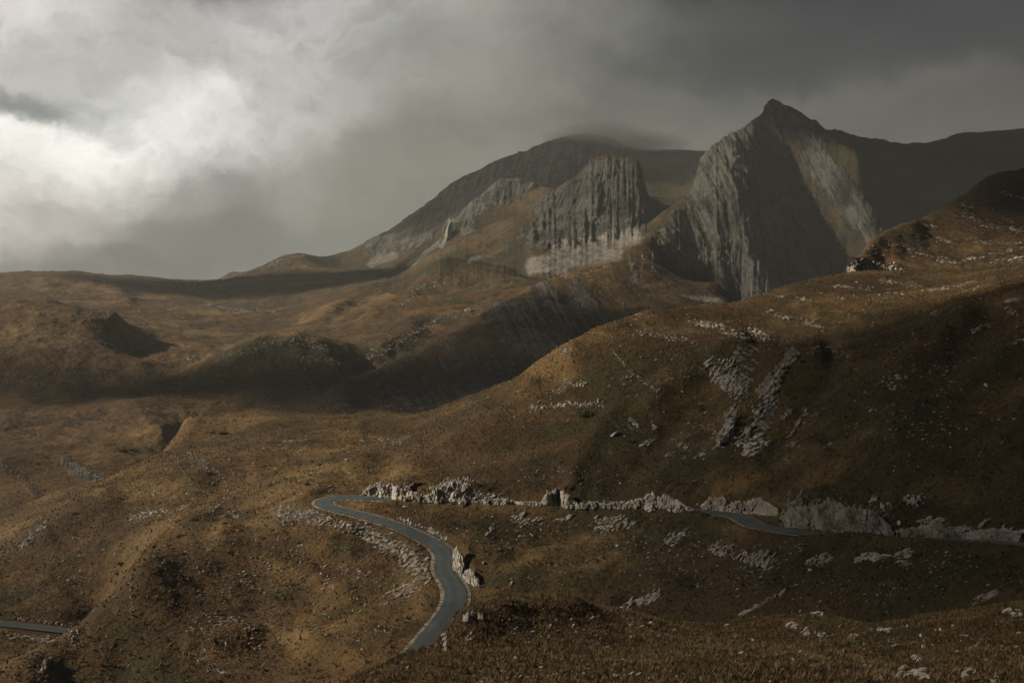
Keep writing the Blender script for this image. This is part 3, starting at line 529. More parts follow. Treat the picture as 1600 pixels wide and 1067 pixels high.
P3, px, py = sheet('near', lambda u: np.full(u.shape, 24.1), B1, 300, None, '')
n = normals(P3); x, y = P3[..., 0], P3[..., 1]
tuft = fbm(x*1.9, y*1.9, 3, 61, .65); P3[..., 2] += .10*tuft+.05*fbm(x*5, y*5, 2, 66)
m_fore = terrain_mat('dry grass and stones near', .11, ((.24, .22, .19), (.45, .42, .38)))
put_sheet('foreground_hillock', P3, m_fore, dict(rock=Z(P3), strata=x, tint=.25*fbm(x/14, y/14, 3, 71), scree=Z(P3), chips=-.4+.0*x, shade_heath=Z(P3)+.25), 'grassy foreground hillock strewn with small pale stones, lower right corner')

P3, px, py = sheet('mid', B1, B2, 640, None, '')
x, y = P3[..., 0].copy(), P3[..., 1].copy(); rd, _ = road_dist(x, y)
edge_fade = sst(y, B1((px-CX)/F), B1((px-CX)/F)*1.03)*(1-sst(y, B2((px-CX)/F)*.97, B2((px-CX)/F)))
P3[..., 2] += edge_fade*sst(rd, 3.2, 6)*(.16*fbm(x*.9, y*.9, 3, 62, .65))
RK_HILL = [(1150, 600, 1165, 560, 30, .5), (1190, 610, 1240, 550, 9, .75), (1125, 690, 1150, 640, 9, .7), (1180, 700, 1210, 620, 14, .55), (1100, 580, 1150, 590, 14, .45), (1100, 515, 1180, 545, 7, .4), (980, 570, 1040, 605, 5, .4), (830, 635, 940, 632, 6, .45),
           (1000, 600, 1020, 580, 5, .4), (960, 660, 1000, 670, 10, .4), (560, 820, 690, 890, 12, .45), (440, 800, 490, 810, 16, .5), (620, 880, 670, 920, 10, .35), (1120, 870, 1200, 870, 12, .4), (30, 850, 60, 820, 8, .5), (160, 740, 200, 760, 4, .3), (880, 850, 980, 800, 8, .35)]
rk = blobs(px, py, RK_HILL, 10, 80, 1/14.)
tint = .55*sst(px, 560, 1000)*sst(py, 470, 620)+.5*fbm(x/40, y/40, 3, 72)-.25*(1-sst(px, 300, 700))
chips = -.12+.30*blobs(px, py, [(250, 740, 330, 720, 60, 1), (200, 830, 420, 770, 50, .8), (560, 880, 640, 920, 60, .9), (400, 880, 560, 980, 60, .5), (1000, 520, 1200, 545, 30, .7), (1000, 860, 1250, 880, 50, .5), (1300, 880, 1500, 870, 30, .5), (1280, 450, 1500, 460, 20, .6), (600, 690, 500, 700, 30, .6)], 20, 83)
def shade_heath_mid(px, py, x, y):
    h = sst(px+30*fbm(x/30, y/30, 3, 85), 720, 1100)*sst(py+40*fbm(x/25, y/25, 4, 86), 505, 590)*(1-.5*sst(py, 800, 960))*(.55+.7*fbm(x/18, y/18, 3, 87))  # right slope's shade painted in as darker turf, broken by random patches
    crest = np.zeros(px.shape)          # paler dry grass plus painted-in skylight along crests, darker tone in hollows
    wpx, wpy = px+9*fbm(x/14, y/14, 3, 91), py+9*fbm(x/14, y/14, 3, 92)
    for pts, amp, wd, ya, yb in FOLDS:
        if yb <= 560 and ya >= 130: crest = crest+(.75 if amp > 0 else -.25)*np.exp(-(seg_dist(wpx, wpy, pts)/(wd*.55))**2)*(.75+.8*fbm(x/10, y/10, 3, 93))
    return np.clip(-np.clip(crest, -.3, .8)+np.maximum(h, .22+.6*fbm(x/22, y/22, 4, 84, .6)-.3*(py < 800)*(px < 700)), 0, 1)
m_hill = terrain_mat('dry grass and bedrock of the hillside', .38, ((.20, .18, .16), (.46, .43, .39)), 1.0)
put_sheet('hillside', P3, m_hill, dict(rock=rk, strata=x*.6+P3[..., 2]*.5, tint=tint, scree=Z(P3), chips=chips, shade_heath=shade_heath_mid(px, py, x, y)), 'rust and olive hillside crossed by the mountain road')

P3, px, py = sheet('valley', B2, B3, 620, None, '')
x, y = P3[..., 0].copy(), P3[..., 1].copy(); n = normals(P3)
ledge = (px > 1300) & (y < 1000); fl = ledge*1.
rk = np.where(ledge, .55*blobs(px, py, RK_LEDGE, 6, 90, 1/18.), .80*blobs(px, py, RK_SPUR, 12, 91, 1/22.)+blobs(px, py, RK_PLAT, 3, 92, 1/12.))
st = np.where(ledge, ST_LEDGE(px, py)*1.4, ST_SPUR(px, py)*1.5)
b1 = ridged(st*1.9+.5*fbm(x/30, y/30, 3, 93), st*0, 2, 94, .6)
e_f = sst(y, B2((px-CX)/F), B2((px-CX)/F)*1.05)*(1-sst(y, B3((px-CX)/F)*.96, B3((px-CX)/F)))
amp = np.where(ledge, 2.0, 1.5)*rk*e_f*(.4+.9*np.abs(fbm(x/60, y/60, 3, 99)))
P3 += n*((b1*1.0+.5*ridged(x/9, P3[..., 2]/9+y/14, 3, 95))*amp)[..., None]
scree = blobs(px, py, SCREE, 4, 96, 1/20.)*(y > 1200)
chips = -.1+.5*blobs(px, py, [(300, 580, 420, 540, 20, 1), (420, 540, 560, 575, 26, 1), (560, 575, 760, 480, 12, 1), (480, 600, 380, 620, 30, .5), (640, 490, 720, 450, 20, .6), (400, 545, 620, 520, 24, .7), (760, 500, 900, 440, 20, .3), (200, 530, 330, 560, 20, .5)], 12, 97)
m_val = terrain_mat('dry grass and bedrock of the valley', 1.5, ((.034, .033, .029), (.175, .168, .150)), .9, gbump=.2)
put_sheet('valley_hills', P3, m_val, dict(rock=rk, strata=st, tint=.6*fbm(x/90, y/90, 3, 98)-.5*(px < 300), scree=scree, chips=chips, shade_heath=np.clip(.6*sst(px+40*fbm(x/90, y/90, 3, 87), 300, 420)*sst(py+20*fbm(x/90, y/90, 3, 88)+(px-560)*.28*(px > 560), 500, 570)*(1-ledge)+.25*ledge+.6*fbm(x/60, y/60, 4, 89, .6), 0, 1)), 'rolling moorland valley with ribbed dark spur and ledged hill')  # spur and valley foot get shade painted into the turf colour

P3, px, py = sheet('far', B3, lambda u: np.full(u.shape, 5600.), 760, None, '')
x, y = P3[..., 0].copy(), P3[..., 1].copy(); n = normals(P3)
isfar = sst(y, 2150, 2350)*(px < 1110); ismid = (1-isfar)*(px < 1018+0*y)
rk = np.where(isfar > .5, blobs(px, py, RK_FAR, 8, 101, 1/25.), np.where(px < 1016, blobs(px, py, RK_MID, 8, 102, 1/25.), blobs(px, py, RK_MAIN, 9, 103, 1/25.)-1.1*blobs(px, py, [(1195, 225, 1250, 310, 11, .9), (1250, 310, 1300, 390, 15, 1), (1300, 390, 1350, 440, 18, 1), (1225, 330, 1280, 420, 9, .8), (1150, 260, 1180, 300, 5, .7), (1085, 330, 1110, 390, 4, .7), (1030, 370, 1060, 400, 5, .6)], 8, 133, 1/22.)))
st = np.where(isfar > .5, ST_FAR(px, py)*1.1, np.where(px < 1016, ST_MID(px, py)*1.8, ST_MAIN(px, py)*1.5))
e_f = sst(y, B3((px-CX)/F)*1.01, B3((px-CX)/F)*1.06)
wz = fbm(x/70, P3[..., 2]/70, 4, 104, .55)
b1 = -.35+.6*ridged(st*1.15+.75*wz, P3[..., 2]/260+x/400, 3, 105, .62)+.6*ridged(st*.62+.9*wz+.3*fbm(x/30, P3[..., 2]/30, 2, 118), P3[..., 2]/120, 3, 119, .6); b2 = fbm(st*.55, P3[..., 2]/160+y*0, 3, 106); cr = ridged(x/24+wz, P3[..., 2]/30, 5, 107, .68)+.5*ridged(x/9, P3[..., 2]/11+wz*2, 3, 122, .6)
amp = 4.2*np.clip(rk*1.2, .12, 1)*e_f; st_a = .25+1.3*sst(fbm(x/90, P3[..., 2]/60, 3, 111), -.4, .5)
P3 += n*((.34*st_a*b1+.55*fbm(st*1.1+wz*.4, P3[..., 2]/140, 3, 106)+.62*cr-.25+.35*ridged(x/60, P3[..., 2]/14+.4*wz*3, 3, 121, .6)+1.2*fbm(st*.4, P3[..., 2]/150, 3, 113, .5)+.5*ridged(x/60+wz, P3[..., 2]/70-x/90, 4, 114, .65))*amp)[..., None]
ssum = fbm(px/9, px*0, 4, 108, .65); P3[..., 2] += e_f*np.where(isfar > .5, 5.5, 7.0)*ssum*np.clip(rk+.2, 0, 1)
scree = blobs(px, py, SCREE, 4, 96, 1/20.)
m_far = terrain_mat('mountain limestone and turf', 2.3, ((.034, .035, .030), (.215, .213, .186)), 1.5, ((.042, .030, .016), (.075, .052, .026), (.026, .027, .013), (.11, .080, .040)), .2)
put_sheet('mountains', P3, m_far, dict(rock=rk, strata=st, tint=.3*fbm(x/200, y/200, 3, 109)+.2, scree=scree, chips=-.3+0*x, shade_heath=.5*sst(px, 1110, 1180)*(1+.8*fbm(x/80, y/80, 4, 131))+.5*(px > 1010)*(px < 1120)*(y > 2300)), 'grey limestone mountains with folded vertical rock bands')  # shade of the right flank and gully painted as darker turf

# ------------------------------------------------------------------ air and added shade cloud
def volume_mat(name, col, dens, aniso=.2):
    m = bpy.data.materials.new(name); m.use_nodes = True; nt = m.node_tree; nt.nodes.clear(); t = NT(nt)
    v = t.n.new('ShaderNodeVolumePrincipled'); v.inputs['Color'].default_value = (*col, 1); v.inputs['Anisotropy'].default_value = aniso; v.inputs['Density'].default_value = dens
    o = t.n.new('ShaderNodeOutputMaterial'); t.l.new(v.outputs[0], o.inputs['Volume']); return m, t, v
def box(name, lo, hi, mat):
    (a, b, c), (d, e, f) = lo, hi
    co = [(a, b, c), (d, b, c), (d, e, c), (a, e, c), (a, b, f), (d, b, f), (d, e, f), (a, e, f)]
    return mesh_obj(name, co, [(0, 3, 2, 1), (4, 5, 6, 7), (0, 1, 5, 4), (1, 2, 6, 5), (2, 3, 7, 6), (3, 0, 4, 7)], mat)
mh, _, _ = volume_mat('haze air', (.84, .92, .93), 5.6e-5, .1)
tag(box('haze', (-3550, -40, -640), (3550, 5650, 470), mh), kind='stuff')

def ico(sub=2):
    import bmesh
    bm = bmesh.new(); bmesh.ops.create_icosphere(bm, subdivisions=sub, radius=1); bm.verts.ensure_lookup_table()
    v = np.array([q_.co[:] for q_ in bm.verts]); f = np.array([[k.index for k in g.verts] for g in bm.faces]); bm.free(); return v, f
ICO1, ICO2, ICO3 = ico(1), ico(2), ico(3)
mc = bpy.data.materials.new('added shade cloud'); mc.use_nodes = True; t = NT(mc.node_tree); t.n.remove(t.n['Principled BSDF'])
tr = t.n.new('ShaderNodeBsdfTransparent'); df = t.n.new('ShaderNodeBsdfTranslucent'); df.inputs[0].default_value = (.10, .10, .105, 1)
mx = t.n.new('ShaderNodeMixShader'); mx.inputs[0].default_value = .97; t.l.new(tr.outputs[0], mx.inputs[1]); t.l.new(df.outputs[0], mx.inputs[2]); t.l.new(mx.outputs[0], t.n['Material Output'].inputs[0])
CH = 1000.
off = sv[:2]/sv[2]*CH
def shade_clouds(name, label, L_, CH, mc):  # cloud meshes added out of view, placed so their shade falls on chosen ground
    V = []; Fc = []; k = 0
    v0, f0 = ico(4)
    for (gx, gy, gz, rx, ry) in L_:
        o2 = sv[:2]/sv[2]*(CH+60-gz)
        v = v0*np.array([rx, ry, min(rx, ry)*.28]); nn = 1+.22*fbm(v0[:, 0]*2.1+gx, v0[:, 1]*2.1+v0[:, 2], 4, 200+k); v = v*nn[:, None]+np.array([gx+o2[0], gy+o2[1], CH+60])
        Fc.append(f0+len(v0)*k); V.append(v); k += 1
    return tag(mesh_obj(name, np.vstack(V), np.vstack(Fc), mc, True), label, kind='stuff')
mc1 = mc.copy(); mc1.name = 'low added shade cloud'; [n_ for n_ in mc1.node_tree.nodes if n_.type == 'MIX_SHADER'][0].inputs[0].default_value = .62
shade_clouds('shade_cloud', 'unseen low cloud added to shade the near hillside', [(292, 192, -45, 288, 190), (172, 46, -25, 134, 72)], 580., mc1)
shade_clouds('shade_cloud', 'unseen higher cloud added to shade the valley and the right mountains', [(-150, 905, -110, 340, 72), (170, 1000, -60, 240, 150), (-470, 2300, -60, 430, 210), (1150, 2150, 100, 450, 430), (455, 745, 20, 170, 110)], CH, mc)
mc2 = mc.copy(); mc2.name = 'thin added shade cloud'; [n_ for n_ in mc2.node_tree.nodes if n_.type == 'MIX_SHADER'][0].inputs[0].default_value = .62
shade_clouds('shade_veil', 'unseen thin cloud veil added to dim the far massif', [(110, 3230, 200, 680, 470)], CH, mc2)

# ------------------------------------------------------------------ roads
def road_obj(name, line, w, mat, z=.06, inner=0., side=0, label=None):
    d = np.gradient(line, axis=0); nrm = np.stack([-d[:, 1], d[:, 0]], 1); nrm /= np.linalg.norm(nrm, axis=1, keepdims=True)
    if side == 0: offs = np.linspace(-w, w, 7)
    else: offs = side*np.linspace(inner, w, 3)
    co = np.stack([np.c_[line[:, :2]+nrm*(o+.12*fbm(np.arange(len(line))/7., np.full(len(line), o*3.), 3, 300)[:, None]*(abs(o) >= w-.01)), line[:, 2]+z-.05*(abs(o)/2.1)**2] for o in offs], 1)
    nr, nc = co.shape[:2]; top = co.reshape(-1, 3); 
    o = mesh_obj(name, top, grid_faces(nr, nc), mat, True)
    uu = np.broadcast_to(offs[None], (nr, nc)); a = o.data.attributes.new('across', 'FLOAT', 'POINT'); a.data.foreach_set('value', np.ascontiguousarray(uu, np.float32).ravel())
    return tag(o, label, kind='structure')
ma, t, b, pos = new_mat('worn asphalt', .72); b.inputs['Specular IOR Level'].default_value = .45
ac = attr(t, 'across'); nz = t.noise(pos, .35, 5, .6); nf = t.noise(pos, 5, 4, .7)
tr_ = t.ss(t.m('ABSOLUTE', t.m('SUBTRACT', t.m('ABSOLUTE', ac), .95)), .5, .1)
c = t.mix(t.ss(nz, .35, .65), (.040, .053, .058), (.062, .077, .082)); c = t.mix(t.m('MULTIPLY', tr_, .5), c, (.085, .10, .105)); c = t.mix(t.m('MULTIPLY', t.ss(nf, .5, .3), .4), c, (.05, .052, .05))
vp = t.n.new('ShaderNodeTexVoronoi'); t.put(vp.inputs['Vector'], t.v('MULTIPLY', pos, (1, .6, 0))); vp.inputs['Scale'].default_value = .16; c = t.mix(t.m('MULTIPLY', t.ss(t.sep(vp.outputs['Color'])[0], .62, .68), .55), c, (.030, .038, .042))
c = t.mix(t.m('MULTIPLY', t.ss(t.m('ADD', t.m('ABSOLUTE', ac), t.m('MULTIPLY', nz, .8)), 2.25, 2.6), .7), c, (.17, .15, .115))
t.put(b.inputs['Base Color'], c); bump(t, b, nf, .03, .6)
mv, t, b, pos = new_mat('verge gravel'); nz = t.noise(pos, 1.2, 5, .7); t.put(b.inputs['Base Color'], t.mix(t.ss(nz, .42, .58), (.10, .075, .045), (.30, .27, .22))); bump(t, b, nz, .15)
road_obj('road', road1, 2.0, ma, .10, label='narrow asphalt mountain road winding from the right through a hairpin')
road_obj('road_verge', road1, 2.75, mv, .03, 2.0, 1, 'pale gravel edge along one side of the winding road')
road_obj('road_verge', road1, 2.65, mv, .03, 2.0, -1, 'pale gravel edge along the other side of the winding road')
road_obj('road', road2, 1.9, ma, .12, label='short stretch of the same road at the lower left edge')

# ------------------------------------------------------------------ rocks
def rock_shape(sub, seed, cuts=9):
    r = np.random.default_rng(seed); v, f = {1: ICO1, 2: ICO2, 3: ICO3}[sub]; v = v.copy()
    for _ in range(cuts):
        nn = r.normal(size=3); nn /= np.linalg.norm(nn); dd = r.uniform(.42, .86); k = v@nn; m = k > dd; v[m] -= nn*(k[m]-dd)[:, None]
    v += r.normal(size=v.shape)*.02
    return v, f
ROCKS1 = [rock_shape(1, 400+i, 6) for i in range(10)]; ROCKS2 = [rock_shape(2, 430+i, 9) for i in range(14)]; ROCKS3 = [rock_shape(3, 470+i, 16) for i in range(6)]
def rot(ax, ay, az):
    cx, sx, cy, sy, cz, sz = math.cos(ax), math.sin(ax), math.cos(ay), math.sin(ay), math.cos(az), math.sin(az)
    return np.array([[cz*cy, cz*sy*sx-sz*cx, cz*sy*cx+sz*sx], [sz*cy, sz*sy*sx+cz*cx, sz*sy*cx-cz*sx], [-sy, cy*sx, cy*cx]])
def place(pts, sizes, elong, tilt, shapes, rng, flat=.6, sink=.25):
    """many blocks: returns vertices and faces"""
    V = []; Fc = []; k = 0
    for p, s in zip(pts, sizes):
        v, f = shapes[rng.integers(len(shapes))]; e = 1+(elong-1)*rng.uniform(.5, 1.3)
        sc = s*.5*np.array([e, rng.uniform(.6, 1.0), flat*rng.uniform(.7, 1.3)])
        M = rot(rng.normal()*.3, -R(tilt)+rng.normal()*.18, rng.normal()*.35)
        w = (v*sc)@M.T; w[:, 2] += s*(.5*flat-sink); V.append(w+p); Fc.append(f+k); k += len(v)
    return np.vstack(V), np.vstack(Fc)
def scatter_px(strokes, n, rng, ymin, ymax):
    """ground points under photo areas: capsules (x0,y0,x1,y1,r)"""
    L_ = np.array([math.hypot(s[2]-s[0], s[3]-s[1])*2*s[4]+3.14*s[4]**2 for s in strokes]); L_ = L_/L_.sum(); X = []
    for _ in range(n):
        s = strokes[rng.choice(len(strokes), p=L_)]; t_ = rng.uniform(); X.append((s[0]+(s[2]-s[0])*t_+rng.normal()*s[4]*.55, s[1]+(s[3]-s[1])*t_+rng.normal()*s[4]*.55))
    X = np.array(X); Y = hit(X[:, 0], X[:, 1], ymin, ymax); ok = ~np.isnan(Y) & (Y < ymax*.99) & (Y > ymin*1.01); X = X[ok]; Y = Y[ok]; u = (X[:, 0]-CX)/F
    z = height(u, Y, True); return np.stack([u*Y, Y, z], 1)
def base_at(o, co):
    """move the mesh so that the object's origin sits at the foot of the thing"""
    b_ = np.array([co[:, 0].mean(), co[:, 1].mean(), np.percentile(co[:, 2], 10)]); o.location = b_
    o.data.vertices.foreach_set('co', np.ascontiguousarray(co-b_, np.float32).ravel()); o.data.update(); return o
def outcrop(label, strokes, n, px_size, elong=1.8, tilt=35, ymin=105, ymax=560, mat=None, sub=2, group=None, flat=.6, name='rock_outcrop', cat='rock outcrop', seed=None, road=2.6, stuff=False):
    rng = np.random.default_rng(seed if seed is not None else int(abs(strokes[0][0]*7+strokes[0][1]*13)+n))
    p = scatter_px(strokes, n, rng, ymin, ymax)
    rd_, _ = road_dist(p[:, 0].copy(), p[:, 1].copy()); p = p[rd_ > road+.6]
    if len(p) < 1: return None
    s = (px_size[0]+(px_size[1]-px_size[0])*rng.power(.55, len(p))**1.6)*p[:, 1]/F
    co, f = place(p, s, elong, tilt, ROCKS2 if sub == 2 else ROCKS1, rng, flat)
    o = mesh_obj(name, co, f, mat or M_ROCK, False); base_at(o, co)
    if stuff: o.name = 'rubble'; return tag(o, label, kind='stuff')
    return tag(o, label, cat, group)

def cliff(label, base, top, mat, lean=.30, depth=1.6, ymin=120, ymax=560, sc=.6, seed=1, name='road_cutting_rock'):
    """face of blasted rock beside the road: base and top as photo points; a closed jagged slab set into the bank"""
    base = np.array(base, float); top = np.array(top, float)
    n_ = int(abs(base[-1, 0]-base[0, 0])/.55)+8; xs = np.linspace(base[0, 0], base[-1, 0], n_); yb = np.interp(xs, base[:, 0], base[:, 1]); yt = np.interp(xs, top[:, 0], top[:, 1])
    Yb = hit(xs, yb, ymin, ymax); Yb = np.where(np.isnan(Yb), np.nanmedian(Yb), Yb)
    k = 9; med = np.array([np.median(Yb[max(0, i-k):i+k+1]) for i in range(n_)]); Yb = np.convolve(np.pad(med, 6, mode='edge'), np.ones(13)/13, 'valid')
    X = (xs-CX)/F*Yb; Zb = (HY-yb)/F*Yb; H = np.maximum(.15, (yb-yt)/F*Yb*.98)
    H = np.maximum(.1, H*(.84+.55*fbm(X/2.0, X*0, 5, 500+seed, .72)))
    nv = 34; t_ = np.linspace(-.12, 1, nv)[:, None]; Xg = X[None]+0*t_; Hg = t_*H[None]; Zg = Zb[None]+Hg; Yg = Yb[None]+lean*np.maximum(Hg, 0)
    f1, f2, iv = worley(Xg/(.95*sc)+.25*fbm(Xg, Zg, 2, 7), Zg/(1.7*sc), 510+seed); crk = sst(f2-f1, 0, .16); g1, g2, jv = worley(Xg/(2.6*sc), Zg/(3.4*sc), 520+seed)
    ds = .9*sc*(iv-.5)*crk+1.5*sc*(jv-.5)-.7*sc*(1-crk)+.45*sc*fbm(Xg/.6, Zg/.6, 4, 530+seed, .7)+1.3*fbm(Xg/3.2, Zg/4., 4, 560+seed, .6)
    dz = .35*sc*fbm(Xg/.4, Zg/.4, 3, 540+seed)
    Yg = Yg-ds-.25; Zg = Zg+dz*t_
    top_r = np.stack([Xg[-1], Yg[-1]+depth*.5, Zg[-1]+.05*H], -1); back = np.stack([Xg[-1], Yg[-1]+depth, Zg[-1]-.6*H-.4], -1)
    G = np.concatenate([np.stack([Xg, Yg, Zg], -1), top_r[None], back[None]], 0)
    co = G.reshape(-1, 3); fc = grid_faces(G.shape[0], n_); nb = (G.shape[0]-1)*n_
    close = [[i, i+1, nb+i+1, nb+i][::-1] for i in range(n_-1)]
    fc = np.vstack([fc, np.array(close)])
    o = mesh_obj(name, co, fc, mat, False); base_at(o, co); return tag(o, label, 'rock face')

cliff('pale blasted rock face right beside the outer bend of the hairpin', [(566, 774), (600, 779), (665, 783)], [(566, 770), (575, 760), (590, 756), (612, 756), (630, 764), (650, 768), (665, 775)], M_ROCKW, seed=1)
cliff('broad jagged white rock face above the upper road between two lower ones', [(664, 783), (700, 785), (745, 786)], [(664, 774), (680, 764), (695, 753), (710, 750), (728, 752), (738, 764), (745, 774)], M_ROCKW, seed=2)
cliff('low broken rock lip between the broad jagged face and the pointed one', [(745, 786), (790, 788), (846, 790)], [(745, 778), (765, 780), (785, 781), (810, 785), (830, 783), (846, 785)], M_ROCK, seed=11, sc=.6, lean=.6)
cliff('low broken rock lip between the pointed face and the rounded one', [(906, 793), (940, 793), (980, 794)], [(906, 787), (925, 784), (945, 787), (965, 783), (980, 787)], M_ROCK, seed=12, sc=.6, lean=.6)
cliff('long low crumbling rock bank running out to the right edge', [(1400, 836), (1450, 840), (1520, 843), (1598, 846)], [(1400, 830), (1430, 826), (1450, 818), (1480, 822), (1500, 834), (1540, 828), (1570, 826), (1598, 832)], M_ROCKM, seed=13, sc=.5, lean=.7)
cliff('isolated pointed white rock face in the middle of the upper road bank', [(845, 790), (875, 791), (908, 793)], [(845, 786), (855, 768), (868, 760), (880, 763), (892, 776), (908, 790)], M_ROCKW, seed=3)
cliff('rounded pale rock face on the upper road bank left of the hummock', [(978, 794), (1030, 796), (1086, 799)], [(978, 786), (1000, 777), (1016, 771), (1040, 769), (1058, 780), (1070, 788), (1086, 797)], M_ROCKW, seed=4)
cliff('grey rock face with vertical cracks above the hidden road dip', [(1094, 797), (1150, 802), (1216, 806)], [(1094, 790), (1112, 778), (1130, 775), (1145, 784), (1165, 780), (1190, 778), (1205, 785), (1216, 792)], M_ROCK, seed=5)
cliff('tall dark tooth of shattered rock standing at the blind road bend', [(1221, 822), (1245, 824), (1272, 827)], [(1221, 812), (1229, 800), (1240, 790), (1254, 790), (1264, 792), (1272, 796)], M_ROCKM, seed=6, sc=.7, lean=.6)
cliff('long low grey rock wall right of the shattered tooth', [(1268, 826), (1320, 830), (1400, 836)], [(1268, 786), (1290, 782), (1320, 783), (1338, 796), (1362, 794), (1385, 808), (1400, 828)], M_ROCKM, seed=7, lean=.6, sc=.5)
cliff('bright upright rock wall on the inside of the lower double bend', [(707, 888), (716, 897), (727, 906)], [(707, 856), (714, 854), (722, 866), (727, 880)], M_ROCKW, seed=8, lean=.2, ymax=260)
cliff('smaller stepped rock wall just below the bright upright one', [(727, 906), (738, 912), (749, 917)], [(727, 886), (738, 888), (749, 905)], M_ROCKW, seed=9, lean=.2, ymax=260)

outcrop('pointed heap of shattered blocks rising over the blind road bend', [(1226, 812, 1244, 766, 7), (1250, 806, 1252, 766, 7), (1240, 790, 1268, 800, 9), (1224, 818, 1270, 820, 4)], 420, (2, 10), 1.4, 60, ymin=150, ymax=300, mat=M_ROCKM)
outcrop('crumbled blocks lying at the foot of the cracked grey rock face', [(1094, 790, 1150, 795, 6), (1150, 797, 1216, 803, 6)], 150, (2, 8), 1.3, 60, ymin=150, ymax=300, mat=M_ROCK)
outcrop('crumbled blocks along the top of the long low grey wall', [(1270, 784, 1320, 784, 5), (1320, 790, 1390, 806, 6)], 150, (2, 9), 1.3, 50, ymin=150, ymax=300, mat=M_ROCKM)
outcrop('broken blocks capping the rock face beside the hairpin', [(575, 762, 640, 764, 5), (640, 768, 665, 775, 4)], 140, (2, 7), 1.2, 70, ymin=200, ymax=330, mat=M_ROCKW)
outcrop('broken blocks capping the broad jagged white face', [(675, 765, 700, 752, 5), (700, 752, 735, 755, 6)], 150, (2, 7), 1.2, 70, ymin=200, ymax=330, mat=M_ROCKW)
